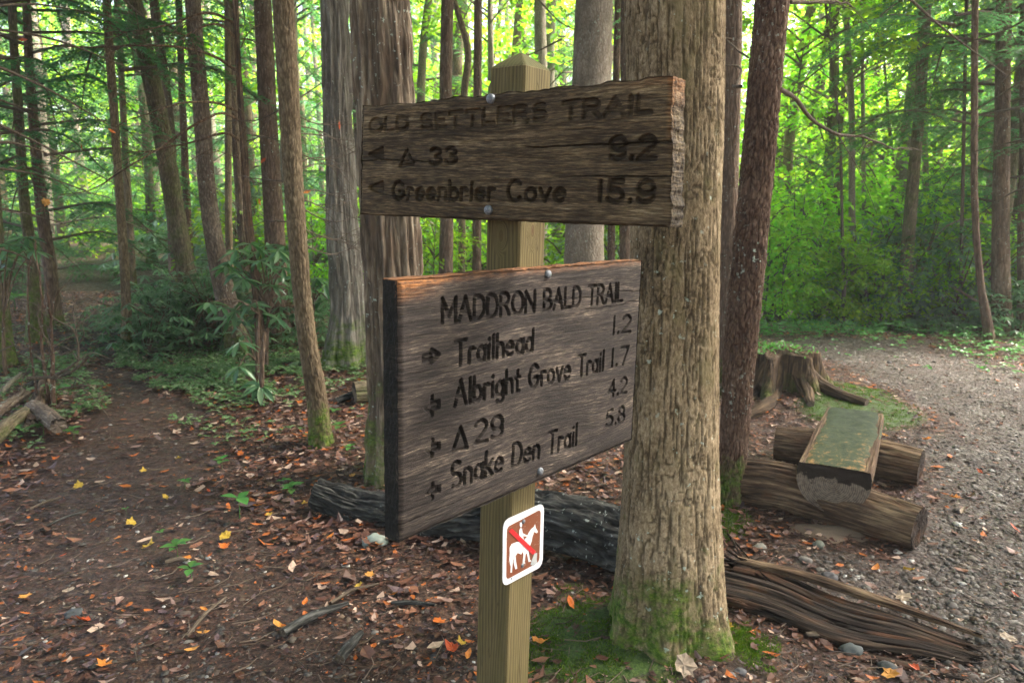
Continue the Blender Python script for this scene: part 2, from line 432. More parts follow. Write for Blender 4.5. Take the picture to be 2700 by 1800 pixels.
# post: a bevelled square prism with a low rounded pyramid on top
def post_mesh():
    n = 10; side = []; e = .004
    c0 = np.array([(0, 0), (1, 0), (1, 1), (0, 1)]) * PS
    pts = []; fid = []
    for k in range(4):
        a, b = c0[k], c0[(k + 1) % 4]; d = (b - a) / PS
        for t in np.linspace(e, PS - e, n): pts.append(a + d * t); fid.append((k, t))
    pts = np.array(pts); nv = 60
    zs = np.linspace(-1.85, PTOP, nv)
    V, pcv = [], []
    for z in zs:
        for q, (k, t) in zip(pts, fid):
            V.append(PC + va * q[0] + vb * q[1] + vw * z); pcv.append((t + k * .31, z, k))
    N_ = len(pts)
    # head
    for i, f in enumerate((.93, .8, .62, .42, .2, .04)):
        z = PTOP + PH * (1 - f) ** .8
        for q, (k, t) in zip(pts, fid):
            r = (q - PS / 2) * f + PS / 2
            V.append(PC + va * r[0] + vb * r[1] + vw * z); pcv.append((((t - .045) * f + .045) + k * .31, z * 2.0 + abs(t - .045) * .8, k))
    F = grid_faces(N_, nv + 6, True)
    V = np.array(V); pcv = np.array(pcv)
    base = (nv + 5) * N_
    V = np.vstack([V, V[base:base + N_].mean(0)]); pcv = np.vstack([pcv, pcv[-1]])
    tri = np.array([(base + i, base + (i + 1) % N_, len(V) - 1) for i in range(N_)])
    return V, [F, tri], pcv
pt_ = hit(1380.5, 172, PC, np.array([0, 1.0, 0])); PTOP = float((pt_ - PC) @ vw); PH = .035
V, F, pcv = post_mesh()
m = M('treated_pine')
p = m.attr('pc'); sx = m.node('ShaderNodeSeparateXYZ', {0: p})
wob = m.noise(m.scale(p, (6, 1.1, 1)), 2.2, 3, .5)
x_ = m.math('ADD', sx.outputs[0], m.math('MULTIPLY', wob, .035))
phase = m.math('MULTIPLY', x_, 720)
def knot(kx, ky):
    dx = m.math('MULTIPLY', m.math('SUBTRACT', sx.outputs[0], kx), 46)
    dy = m.math('MULTIPLY', m.math('SUBTRACT', sx.outputs[1], ky), 22)
    return m.math('SQRT', m.math('ADD', m.math('MULTIPLY', dx, dx), m.math('MULTIPLY', dy, dy)))
k1 = knot(.048, -.072)          # left face
k2 = knot(.93 + .045, -.06)                 # right face
kd = m.math('MINIMUM', k1, k2)
kw = m.ramp(kd, [(.35, 1.0), (1.0, 0.0)])
ph = m.math('ADD', m.math('MULTIPLY', phase, m.math('SUBTRACT', 1, kw)), m.math('MULTIPLY', m.math('MULTIPLY', kd, 34), kw))
ring = m.math('MULTIPLY_ADD', m.math('SINE', ph), .5, .5)
grain = m.noise(m.scale(p, (60, 2.0, 1)), 9, 3, .6)
c = m.ramp(m.math('ADD', m.math('MULTIPLY', ring, m.math('MULTIPLY', m.noise(m.scale(p, (22, 1.5, 1)), 2, 3), .62)), m.math('MULTIPLY', grain, .68)), [(.18, (.175, .138, .062)), (.55, (.115, .09, .04)), (.86, (.048, .036, .017))])
c = m.mix(m.ramp(kd, [(.1, .9), (.32, 0.0)]), c, (.09, .05, .022))
c = m.mix(m.math('MULTIPLY', m.ramp(m.noise(m.scale(p, (14, 2, 1)), 2, 4, .6), [(.45, 0.0), (.7, 1.0)]), .45), c, (.085, .075, .025))
c = m.mix(m.math('MULTIPLY', m.ramp(m.math('ADD', sx.outputs[1], m.math('MULTIPLY', m.noise(p, 40, 3), .12)), [(.38, 0.0), (.46, 1.0)]), .55), c, (.045, .055, .016))
crack = m.ramp(m.math('ABSOLUTE', m.math('SUBTRACT', m.noise(m.scale(p, (9, .5, 1)), 3, 2, .5), .47)), [(0, 1.0), (.006, 0.0)])
c = m.mix(m.math('MULTIPLY', crack, .6), c, (.05, .035, .015))
MAT['pine'] = m.done(c, .8, m.bump(m.math('SUBTRACT', m.math('MULTIPLY', grain, .6), m.math('MULTIPLY', m.math('ADD', m.math('MULTIPLY', ring, .25), crack), 1.0)), .6, .0018), .2)
spart('post', mesh('post', L(V), F, MAT['pine'], False, {'pc': pcv}))

# ---- stroke lettering, routed with a round bit
def arc(cx, cy_, rx, ry, a0, a1, n=10):
    t = np.radians(np.linspace(a0, a1, n)); return np.stack([cx + rx * np.cos(t), cy_ + ry * np.sin(t)], 1)
def pl(*p): return np.array(p, float)
def J(*a): return np.vstack(a)
GL = {
 'A': (.72, [pl((0, 0), (.36, 1), (.72, 0)), pl((.14, .35), (.58, .35))]),
 'B': (.6, [pl((0, 0), (0, 1), (.3, 1)), arc(.3, .76, .24, .24, 90, -90), pl((0, .52), (.3, .52)), arc(.32, .26, .27, .26, 90, -90), pl((0, 0), (.32, 0))]),
 'C': (.72, [arc(.38, .5, .37, .5, 45, 315, 18)]),
 'D': (.66, [J(pl((0, 0), (0, 1), (.25, 1)), arc(.25, .5, .4, .5, 90, -90, 14), pl((0, 0)))]),
 'E': (.55, [pl((.55, 1), (0, 1), (0, 0), (.55, 0)), pl((0, .52), (.45, .52))]),
 'G': (.78, [J(arc(.38, .5, .38, .5, 45, 340, 18), pl((.74, .42), (.42, .42)))]),
 'I': (.06, [pl((.03, 0), (.03, 1))]), 'L': (.5, [pl((0, 1), (0, 0), (.5, 0))]),
 'M': (.8, [pl((0, 0), (0, 1), (.4, .25), (.8, 1), (.8, 0))]),
 'N': (.68, [pl((0, 0), (0, 1), (.68, 0), (.68, 1))]), 'O': (.76, [arc(.38, .5, .38, .5, 0, 360, 24)]),
 'R': (.62, [pl((0, 0), (0, 1), (.3, 1)), arc(.3, .75, .26, .25, 90, -90), pl((0, .5), (.3, .5), (.62, 0))]),
 'S': (.6, [J(arc(.3, .76, .27, .24, 40, 265, 12), arc(.3, .26, .3, .26, 90, -140, 12))]),
 'T': (.66, [pl((0, 1), (.66, 1)), pl((.33, 1), (.33, 0))]),
 'a': (.5, [arc(.25, .3, .24, .3, 0, 360, 18), pl((.5, .6), (.5, 0))]),
 'b': (.5, [pl((0, 1), (0, 0)), arc(.25, .3, .24, .3, 0, 360, 18)]),
 'd': (.5, [pl((.5, 1), (.5, 0)), arc(.25, .3, .24, .3, 0, 360, 18)]),
 'e': (.5, [J(pl((.02, .32), (.5, .32)), arc(.25, .3, .25, .3, 10, 310, 16))]),
 'g': (.5, [arc(.25, .3, .24, .3, 0, 360, 18), J(pl((.5, .6), (.5, -.1)), arc(.26, -.1, .24, .22, 0, -150, 8))]),
 'h': (.46, [pl((0, 1), (0, 0)), J(arc(.23, .36, .22, .24, 170, 0, 8), pl((.45, 0)))]),
 'i': (.08, [pl((.04, 0), (.04, .6)), pl((.04, .85), (.04, .88))]),
 'k': (.46, [pl((0, 1), (0, 0)), pl((.42, .62), (.02, .26)), pl((.15, .38), (.46, 0))]),
 'l': (.06, [pl((.03, 0), (.03, 1))]),
 'n': (.46, [pl((0, .6), (0, 0)), J(arc(.23, .36, .22, .24, 170, 0, 8), pl((.45, 0)))]),
 'o': (.52, [arc(.26, .3, .26, .3, 0, 360, 18)]),
 'r': (.32, [pl((0, .6), (0, 0)), arc(.2, .36, .2, .24, 165, 50, 6)]),
 't': (.36, [pl((.16, .9), (.16, 0)), pl((0, .6), (.34, .6)), pl((.16, 0), (.3, 0))]),
 'v': (.5, [pl((0, .6), (.25, 0), (.5, .6))]),
 '1': (.1, [pl((.05, 0), (.05, 1))]),
 '2': (.58, [J(arc(.29, .73, .27, .27, 160, -35, 12), pl((0, 0), (.6, 0)))]),
 '3': (.56, [arc(.27, .75, .25, .25, 150, -85, 10), arc(.27, .27, .29, .27, 85, -150, 12)]),
 '4': (.6, [pl((.45, 0), (.45, 1), (0, .3), (.6, .3))]),
 '5': (.58, [J(pl((.54, 1), (.1, 1), (.05, .55)), arc(.27, .31, .3, .31, 120, -145, 12))]),
 '7': (.55, [pl((0, 1), (.55, 1), (.2, 0))]),
 '8': (.56, [arc(.28, .75, .23, .25, 0, 360, 16), arc(.28, .27, .28, .27, 0, 360, 16)]),
 '9': (.56, [arc(.28, .7, .27, .3, 0, 360, 18), J(pl((.55, .68)), arc(.25, .32, .3, .32, 25, -140, 10))]),
 '.': (.08, [pl((.04, .02), (.04, .05))]), '-': (.3, [pl((0, .5), (.3, .5))]),
 '^': (.8, [pl((0, 0), (.4, 1), (.8, 0), (0, 0))]),                                                   # the camp-site triangle
 '<': (1.0, [pl((1, .32), (.5, .32), (.5, .02), (0, .5), (.5, .98), (.5, .68), (1, .68), (1, .32))]),
 '>': (1.0, [pl((0, .32), (.5, .32), (.5, .02), (1, .5), (.5, .98), (.5, .68), (0, .68), (0, .32))]),
 '[': (1.0, [pl((.5, 1.0), (.5, .66), (1, .66), (1, .36), (.5, .36), (.5, 0))]),
 ']': (1.0, [pl((.5, 0), (0, .5), (.5, 1)), pl((1, .5), (1, .52))]),
 '{': (.8, [pl((.78, .05), (.78, .95), (0, .5), (.78, .05)), pl((.6, .3), (.6, .7)), pl((.4, .42), (.4, .58))]),
 ' ': (.3, []),
}
def layout(text, p0, p1, cap, gap=.22):
    """strokes of a line running from board point p0 to p1 (baseline), cap = letter height"""
    w = sum(GL[c][0] for c in text) + gap * (len(text) - 1)
    d = (p1 - p0) / w
    up = np.array([0, 1.0]) * cap
    x = 0; out = []
    for ch in text:
        gw, st = GL[ch]
        for s_ in st: out.append(p0 + (s_[:, :1] + x) * d + s_[:, 1:] * up)
        x += gw + gap
    return out
def board(name, corners, O, N, U, thick, nu, nv, lines, style, label):
    """corners in 2700-view pixels TL,TR,BR,BL ; plane through O, outward normal N ; lines: text, p0, p1, cap pixel, wear"""
    Vv = np.cross(N, U); Vv = Vv if Vv[2] > 0 else -Vv
    def uv(px): h_ = hit(px[0], px[1], O, N) - O; return np.array([h_ @ U, h_ @ Vv])
    TLc, TRc, BRc, BLc = [uv(c_) for c_ in corners]
    s_, t_ = np.meshgrid(np.linspace(0, 1, nu), np.linspace(0, 1, nv))
    top = TLc + (TRc - TLc) * s_[..., None]; bot = BLc + (BRc - BLc) * s_[..., None]
    er = style['erode']
    u_ = TLc[0] + (TRc[0] - TLc[0]) * s_
    ntop = (fbm(u_ * 22, 3.3, 0, 61) - .5) * er[0]; nbot = (fbm(u_ * 18, 8.3, 0, 62) - .5) * er[1]
    P2 = bot + (top - bot) * t_[..., None]
    P2[..., 1] += ntop * t_ ** 8 + nbot * (1 - t_) ** 8
    P2[..., 0] += (fbm(P2[..., 1] * 60, 1.7, 0, 63) - .5) * er[2] * s_ ** 30 + (fbm(P2[..., 1] * 60, 5.7, 0, 64) - .5) * er[3] * (1 - s_) ** 30
    u, v = P2[..., 0], P2[..., 1]
    dist = np.full(u.shape, 9.0); depthw = np.ones(u.shape)
    for text, q0, q1, qc, wear, sw in lines:
        a, b, c_ = uv(q0), uv(q1), uv(qc)
        cap = abs(c_[1] - (a[1] + (b[1] - a[1]) * (c_[0] - a[0]) / max(b[0] - a[0], 1e-6)))
        for st in layout(text, a, b, cap):
            lo, hi = st.min(0) - .02, st.max(0) + .02
            msk = (u > lo[0]) & (u < hi[0]) & (v > lo[1]) & (v < hi[1])
            if not msk.any(): continue
            uu, vv = u[msk], v[msk]; dm = np.full(uu.shape, 9.0)
            for k in range(len(st) - 1):
                e = st[k + 1] - st[k]; l2 = e @ e + 1e-12
                tt = np.clip(((uu - st[k, 0]) * e[0] + (vv - st[k, 1]) * e[1]) / l2, 0, 1)
                dm = np.minimum(dm, np.hypot(uu - st[k, 0] - tt * e[0], vv - st[k, 1] - tt * e[1]))
            dm = dm / sw
            better = dm < dist[msk]
            tmp = dist[msk]; tmp[better] = dm[better]; dist[msk] = tmp
            tmp = depthw[msk]; tmp[better] = 1 - wear; depthw[msk] = tmp
    wv = v + (fbm(u * 3.2, v * 7, 0, style['seed'] + 7, 2) - .5) * style['wave']
    ridge = fbm(u * 11, wv * 260, 0, style['seed'], 4)
    ridge2 = fbm(u * 3.0, wv * 70, 0, style['seed'] + 3, 3)
    wn_ = fbm(u * 30, v * 60, 0, style['seed'] + 11, 3)
    carve = (1 - sstep(.80, 1.08, dist + (wn_ - .5) * .22)) * np.clip(depthw + (wn_ - .5) * .9 * (1 - depthw), 0, 1)
    crack = np.zeros_like(u)
    for cy0, cx0, cx1, w_ in style['cracks']:
        line = v - (TLc[1] + (BLc[1] - TLc[1]) * cy0 + (fbm(u * 14, cy0 * 50, 0, 77) - .5) * .012 + (TRc[1] - TLc[1]) * (u - TLc[0]) / (TRc[0] - TLc[0]) * .0)
        crack = np.maximum(crack, (1 - sstep(.4, 1.4, np.abs(line) / w_)) * sstep(cx0 - .03, cx0 + .03, s_) * sstep(cx1 + .03, cx1 - .03, s_))
    edge = np.minimum.reduce([(1 - s_) * 4, s_ * 4, (1 - t_) * 2.2, t_ * 3]) / .06
    rnd = (1 - np.clip(edge, 0, 1)) ** 2 * .008
    hh = (ridge - .5) * style['grain'] + (ridge2 - .5) * style['grain'] * 1.2 - carve * style['depth'] - crack * .008 - rnd
    W = O + U * u[..., None] + Vv * v[..., None] + N * hh[..., None]
    nfr = nu * nv
    Vs = [W.reshape(-1, 3)]; Fs = [grid_faces(nu, nv)]
    org = style['orange'](s_, t_, u, v)
    pcs = [np.stack([u, wv, np.zeros_like(u)], -1).reshape(-1, 3)]
    cv = [np.clip(carve + crack, 0, 1).ravel()]; og = [org.ravel()]; bk = [np.zeros(nfr)]
    # rim
    idx = np.arange(nfr).reshape(nv, nu)
    rim = np.concatenate([idx[0, :], idx[1:, -1], idx[-1, -2::-1], idx[-2:0:-1, 0]])
    rp = Vs[0][rim]; nr = len(rim); prev = rim; base = nfr
    pu, pv = u.ravel()[rim], v.ravel()[rim]
    K = 14
    for k in range(1, K + 1):
        f = k / K
        cen = O + U * u.mean() + Vv * v.mean()
        jit = (fbm(pu * 90, pv * 90, f * 9 + 3, 91, 3) - .5) * .006
        dirv = (W.reshape(-1, 3)[rim] - cen); dirv -= np.outer(dirv @ N, N); dirv /= np.linalg.norm(dirv, axis=1)[:, None]
        Q = O + U * pu[:, None] + Vv * pv[:, None] - N * (thick * f) + dirv * jit[:, None] * (1 if k < K else 0)
        Vs.append(Q); new = base + np.arange(nr); base += nr
        nx = np.roll(np.arange(nr), -1)
        Fs.append(np.stack([prev, new, new[nx], prev[nx]], 1)); prev = new
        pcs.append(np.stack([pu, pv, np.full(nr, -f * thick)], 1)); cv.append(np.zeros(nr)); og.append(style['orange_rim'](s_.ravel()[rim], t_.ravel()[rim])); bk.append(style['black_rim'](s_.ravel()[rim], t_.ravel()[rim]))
    Vs.append((O + U * u.mean() + Vv * v.mean() - N * thick)[None]); pcs.append(np.zeros((1, 3))); cv.append([0]); og.append([0]); bk.append([0])
    nx = np.roll(np.arange(nr), -1)
    Fs.append(np.stack([prev, np.full(nr, base), prev[nx]], 1))
    tri = Fs.pop()
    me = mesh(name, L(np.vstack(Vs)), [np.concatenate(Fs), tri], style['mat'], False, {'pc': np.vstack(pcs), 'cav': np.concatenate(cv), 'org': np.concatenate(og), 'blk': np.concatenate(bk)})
    return spart(name, me, label=label)

def board_mat(name, dark, mid, light, grey):
    m = M(name); p = m.attr('pc')
    s1 = m.noise(m.scale(p, (26, 300, 60)), 1, 5, .72)
    s2 = m.noise(m.scale(p, (4, 60, 30)), 1, 4, .6)
    s3 = m.noise(m.scale(p, (30, 900, 200)), 1, 3, .6)
    f = m.math('ADD', m.math('MULTIPLY', s1, .55), m.math('ADD', m.math('MULTIPLY', s2, .3), m.math('MULTIPLY', s3, .22)))
    f = m.math('ADD', f, m.math('MULTIPLY_ADD', m.noise(m.scale(p, (5, 11, 5)), 1, 4, .65), .26, -.13))
    c = m.ramp(f, [(.42, dark), (.53, mid), (.62, light), (.70, grey)])
    wet = m.ramp(m.noise(m.scale(p, (4, 9, 4)), 1, 4, .6), [(.4, 0.0), (.62, 1.0)])
    c = m.mix(m.math('MULTIPLY', wet, .55), c, dark)
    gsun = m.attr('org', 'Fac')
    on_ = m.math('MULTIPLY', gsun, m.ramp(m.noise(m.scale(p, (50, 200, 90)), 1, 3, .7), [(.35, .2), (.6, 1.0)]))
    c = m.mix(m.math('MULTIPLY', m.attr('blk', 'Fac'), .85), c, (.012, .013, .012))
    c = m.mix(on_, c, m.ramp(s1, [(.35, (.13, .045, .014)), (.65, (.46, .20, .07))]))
    c = m.mix(m.math('MULTIPLY', m.attr('cav', 'Fac'), .6), c, (dark[0] * .6, dark[1] * .6, dark[2] * .6))
    return m.done(c, .8, m.bump(m.math('ADD', s1, m.math('MULTIPLY', s3, .6)), .8, .0022), .22)
NB1, UB1 = -vb, -va
th1, th2 = .0473, .0378
O1 = PC + NB1 * th1
b1lines = [
 ('OLD SETTLERS TRAIL', (975, 350), (1715, 296), (1345, 284), .38, .0052),
 ('{', (975, 421), (1008, 420), (992, 391), .15, .0052),
 ('^', (1054, 437), (1090, 434), (1071, 395), .1, .0040),
 ('33', (1133, 433), (1203, 430), (1168, 391), .05, .0044),
 ('9.2', (1608, 419), (1725, 418), (1665, 361), .05, .0050),
 ('{', (975, 509), (1008, 510), (992, 480), .15, .0052),
 ('Greenbrier Cove', (1036, 525), (1488, 530), (1180, 478), .05, .0044),
 ('15.9', (1578, 530), (1722, 533), (1650, 478), .05, .0050),
]
st1 = dict(seed=3, wave=.022, erode=(.016, .003, .010, .006), grain=.0030, depth=.0100, cracks=[(.40, .62, 1.05, .0016), (.63, .75, 1.05, .0011), (.50, -.1, .3, .0007), (.8, .1, .5, .0007)],
           mat=board_mat('weathered_oak', (.022, .014, .008), (.082, .055, .030), (.25, .175, .095), (.50, .40, .26)),
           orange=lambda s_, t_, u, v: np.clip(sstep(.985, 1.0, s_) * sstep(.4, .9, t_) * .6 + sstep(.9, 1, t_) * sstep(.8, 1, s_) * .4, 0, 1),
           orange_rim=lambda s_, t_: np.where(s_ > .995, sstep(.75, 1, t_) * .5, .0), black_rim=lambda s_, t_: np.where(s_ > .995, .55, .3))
b1 = board('board', [(953, 281), (1770, 202), (1767, 600), (947, 566)], O1, NB1, UB1, th1, 600, 185, b1lines, st1, 'dark upper board carved Old Settlers Trail, Greenbrier Cove 15.9')
NB2, UB2 = -va, vb
O2 = PC + NB2 * th2
b2lines = [
 ('MADDRON BALD TRAIL', (1166, 850), (1641, 793), (1420, 766), .1, .0042),
 ('>', (1117, 962), (1158, 952), (1138, 921), .1, .0040),
 ('Trailhead', (1200, 963), (1404, 925), (1300, 884), .0, .0042),
 ('1.2', (1616, 880), (1662, 874), (1640, 833), .05, .0040),
 ('[', (1120, 1100), (1158, 1090), (1138, 1045), .0, .0040), (']', (1120, 1100), (1158, 1090), (1138, 1045), .85, .0034),
 ('Albright Grove Trail', (1200, 1070), (1590, 976), (1395, 965), .0, .0042),
 ('1.7', (1612, 966), (1655, 957), (1632, 918), .05, .0040),
 ('[', (1122, 1206), (1158, 1196), (1138, 1160), .0, .0040), (']', (1122, 1206), (1158, 1196), (1138, 1160), .85, .0034),
 ('^', (1195, 1188), (1232, 1180), (1213, 1127), .0, .0044),
 ('29', (1252, 1170), (1325, 1150), (1290, 1103), .0, .0044),
 ('4.2', (1604, 1046), (1652, 1034), (1628, 1000), .05, .0040),
 ('[', (1122, 1320), (1158, 1308), (1138, 1275), .0, .0040), (']', (1122, 1320), (1158, 1308), (1138, 1275), .85, .0034),
 ('Snake Den Trail', (1190, 1288), (1520, 1172), (1355, 1170), .0, .0042),
 ('5.8', (1598, 1126), (1646, 1110), (1622, 1078), .05, .0040),
]
st2 = dict(seed=23, wave=.026, erode=(.006, .002, .002, .003), grain=.0014, depth=.0085, cracks=[(.22, .7, 1.05, .0006), (.93, -.1, .3, .0008), (.16, .5, 1, .0006)],
           mat=board_mat('weathered_dark_oak', (.014, .011, .010), (.038, .030, .026), (.11, .085, .068), (.40, .32, .235)),
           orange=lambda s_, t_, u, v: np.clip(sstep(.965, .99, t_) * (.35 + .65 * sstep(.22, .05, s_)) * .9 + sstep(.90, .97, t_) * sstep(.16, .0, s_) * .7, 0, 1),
           orange_rim=lambda s_, t_: np.where(t_ > .995, .7, 0.0), black_rim=lambda s_, t_: np.where(s_ < .005, 1.0, .1))  # left end blackened for charred wood and for the shade on that face
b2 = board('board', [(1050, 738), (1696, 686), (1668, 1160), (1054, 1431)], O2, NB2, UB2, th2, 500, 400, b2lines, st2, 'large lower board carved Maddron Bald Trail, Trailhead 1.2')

# domed bolts
m = M('galvanised_bolt'); MAT['bolt'] = m.done(m.ramp(m.noise(m.objc(), 300, 3), [(.35, (.09, .10, .115)), (.65, (.2, .215, .235))]), .5, m.bump(m.noise(m.objc(), 400, 2), .3, .001), .5)
m.bsdf.inputs['Metallic'].default_value = .45
def dome(parent, px, O, N, r, hgt, off=.0):
    c0 = hit(px[0], px[1], O + N * off, N)
    U = np.cross(N, [0, 0, 1.0]); U /= np.linalg.norm(U); W = np.cross(U, N)
    th = np.linspace(0, 2 * np.pi, 20, endpoint=False); V = []
    prof = [(1.0, -.35), (1.0, .0), (.97, .3), (.85, .62), (.6, .86), (.3, .97), (.02, 1)]
    for rr, zz in prof:
        for t in th: V.append(c0 + (U * math.cos(t) + W * math.sin(t)) * r * rr + N * hgt * zz)
    spart('bolt', mesh('bolt', L(V), [grid_faces(20, len(prof), True), np.arange(20)[None] + 20 * (len(prof) - 1)], MAT['bolt']), parent)
dome(b1, (1294, 261), O1, NB1, .0098, .0065, .001); dome(b1, (1288, 554), O1, NB1, .0098, .0065, .001)
dome(b2, (1445, 723), O2, NB2, .0088, .006, .001); dome(b2, (1424, 1242), O2, NB2, .0088, .006, .001)

# the no-horses plate: flat aluminium with printed figure
OP = PC + NB2 * .0035
def z3(x, y): return (x / 2.851 + 1150, y / 2.851 + 1250)
def pz(x, y, off=0.0): q = z3(x, y); return hit(q[0], q[1], OP, NB2) + NB2 * off
def rounded(c4, r=.14, n=7):
    P = [pz(*c_) for c_ in c4]; out = []
    for i in range(4):
        a, b, c_ = P[i - 1], P[i], P[(i + 1) % 4]
        for t in np.linspace(0, 1, n):
            p0 = b + (a - b) * r; p2 = b + (c_ - b) * r
            out.append((1 - t) ** 2 * p0 + 2 * t * (1 - t) * b + t ** 2 * p2)
    return np.array(out)
def flat(pts, off, mat, name, parent, thick=.0, **kw):
    P = np.array(pts) + NB2 * off
    import mathutils
    tri = mathutils.geometry.tessellate_polygon([[Vector((float((q - P[0]) @ UB2), float((q - P[0]) @ vw), 0)) for q in P]])
    F = np.array(tri)
    n0 = np.cross(P[F[0][1]] - P[F[0][0]], P[F[0][2]] - P[F[0][0]])
    if n0 @ NB2 < 0: F = F[:, ::-1]
    n = len(P); V = P; Fs = [F]
    th = thick if thick else .0003
    V = np.vstack([P, P - NB2 * th]); i = np.arange(n); j = (i + 1) % n
    Fs = [np.vstack([F, F[:, ::-1] + n]), np.stack([i, j, j + n, i + n], 1)]
    return spart(name, mesh(name, L(V), Fs, mat, False), parent, **kw)
def paint(name, col, rough=.45, dirt=.35, dc=(.12, .10, .07)):
    m = M(name); o = m.objc()
    d = m.ramp(m.noise(o, 60, 4, .7), [(.52, 0.0), (.72, 1.0)]); s_ = m.ramp(m.noise(o, 260, 2, .5), [(.68, 0.0), (.72, 1.0)])
    c = m.mix(m.math('MULTIPLY', d, dirt), col, dc); c = m.mix(m.math('MULTIPLY', s_, .5), c, (.55, .5, .45))
    return m.done(c, rough, m.bump(m.noise(o, 90, 2), .15, .002), .4)
white = paint('white_paint', (.66, .67, .69), .45, .45); brown = paint('brown_paint', (.17, .05, .02), .5, .3); red = paint('red_paint', (.50, .015, .02), .45, .15)
bare = paint('bare_metal', (.36, .38, .38), .4, .3)
plate = flat(rounded([(505, 350), (812, 212), (800, 688), (500, 848)]), 0, white, 'plate', sign, .0016, label='small brown and white plate with horse and rider crossed out in red')
flat(rounded([(532, 395), (786, 262), (775, 655), (526, 792)], .09), .0004, brown, 'brown_field', plate)
horse = [(742, 372), (747, 400), (764, 430), (753, 441), (736, 430), (722, 468), (716, 500), (700, 545), (694, 582), (703, 640), (716, 650), (693, 657), (680, 590), (670, 600), (664, 655), (668, 668), (648, 668), (655, 600), (648, 578), (638, 600), (610, 588), (596, 612), (598, 650), (608, 705), (594, 712), (580, 660), (582, 625), (574, 650), (568, 735), (556, 736), (562, 655), (556, 690), (548, 640), (552, 590), (550, 550), (566, 522), (606, 506), (650, 504), (680, 470), (694, 438), (714, 408), (732, 394)]
flat([pz(*q) for q in horse], .0008, white, 'horse', plate)
rider = [(630, 402), (642, 404), (647, 440), (684, 457), (683, 465), (650, 462), (662, 505), (648, 512), (634, 480), (622, 455), (622, 420)]
rd = flat([pz(*q) for q in rider], .0012, white, 'rider', plate)
flat([pz(635 + 9 * math.cos(t), 377 + 19 * math.sin(t)) for t in np.linspace(0, 2 * np.pi, 14, endpoint=False)], .0012, white, 'rider_head', plate)
flat([pz(*q) for q in [(543, 428), (566, 404), (750, 580), (722, 602)]], .0017, red, 'red_bar', plate)
flat([pz(*q) for q in [(735, 592), (756, 588), (752, 635), (757, 660), (730, 684), (706, 676), (716, 640)]], .0015, bare, 'scraped_patch', plate)
dome(plate, z3(657, 354), OP, NB2, .0052, .003, .001); dome(plate, z3(650, 684), OP, NB2, .0052, .003, .001); dome(plate, z3(566, 783), OP, NB2, .002, .001, .0005)

# ------------------------------------------------------------------ trees
def trunk_mesh(C, R, nu, kind, amp, base_z, flare=0.0, seed=0, lobes=5, mat=None, fh=.35, origin=None, cap=False):
    """C (n,3) centre line, R radii. Bark relief is real geometry."""
    n = len(C); T, A, B = frames(C)
    th = np.linspace(0, 2 * np.pi, nu, endpoint=False)
    s = np.concatenate([[0], np.cumsum(np.linalg.norm(np.diff(C, axis=0), axis=1))])
    TH, SS = np.meshgrid(th, s)
    hz = C[:, 2] - base_z
    Rr = np.repeat(np.asarray(R)[:, None], nu, 1)
    if flare:
        f = np.exp(-np.clip(hz, -.2, 50) / fh)[:, None]
        lob = 1 + .45 * np.cos(lobes * TH + seed + .8 * np.sin(2 * TH + seed)) * f
        Rr = Rr * (1 + flare * f * lob)
    R0 = float(np.median(R))
    Rr = Rr * (1 + .07 * (noise(np.cos(TH) * 1.5 + seed, np.sin(TH) * 1.5, SS * 1.6, seed) - .5) * 2)
    cx, cy_ = np.cos(TH) * R0, np.sin(TH) * R0
    cav = np.zeros(TH.shape)
    if kind == 'plate':
        w = fbm(cx * 14, cy_ * 14, SS * 9, seed + 2, 3) * .6
        l1 = np.abs(fbm(cx * 88 + w * 1.6, cy_ * 88, SS * 6.5 + w * .8, seed + 31, 2) - .5)
        l2 = np.abs(fbm(cx * 34 + 9, cy_ * 34, SS * 34, seed + 41, 2) - .5)
        gate = sstep(.45, .6, noise(cx * 20, cy_ * 20, SS * 9, seed + 43))
        cav = np.maximum(1 - sstep(.012, .07, l1), .8 * gate * (1 - sstep(.01, .045, l2)))
        d = -cav * amp * .95 + (fbm(cx * 22, cy_ * 22, SS * 9, seed + 8, 2) - .5) * amp * .3 + (fbm(cx * 95, cy_ * 95, SS * 60, seed + 18, 3) - .5) * amp * .75
    elif kind == 'furrow':
        w = fbm(cx * 8, cy_ * 8, SS * 2.2, seed + 2, 3)
        r_ = np.abs(fbm(cx * 26 + w * 1.2, cy_ * 26, SS * 1.9 + w, seed, 2) - .5) * 2
        cav = 1 - sstep(.02, .35, r_)
        d = (sstep(.0, .45, r_) - .6) * amp * 1.6 + (fbm(cx * 70, cy_ * 70, SS * 12, seed + 8, 3) - .5) * amp * .8
    else:  # scaly
        w = fbm(cx * 12, cy_ * 12, SS * 9, seed + 2, 2)
        e = vor(cx * 48 + w * 1.5, cy_ * 48, SS * 20 + w * 3, seed)
        cav = 1 - sstep(.02, .2, e)
        d = -cav * amp + (fbm(cx * 40, cy_ * 40, SS * 25, seed + 8, 3) - .5) * amp * 1.3
    Rr = Rr + d
    V = C[:, None, :] + Rr[..., None] * (np.cos(TH)[..., None] * A[:, None, :] + np.sin(TH)[..., None] * B[:, None, :])
    hzv = V[..., 2] - base_z
    pcv = np.stack([cx + seed * .37, cy_, SS], -1).reshape(-1, 3)
    V = V.reshape(-1, 3)
    if origin is not None: V = V - origin
    F = [grid_faces(nu, n, True)]
    at_ = {'pc': pcv, 'cav': cav.ravel(), 'hz': np.stack([hzv.ravel()] * 3, 1)}
    return mesh('trunk', V, F, mat, True, at_)

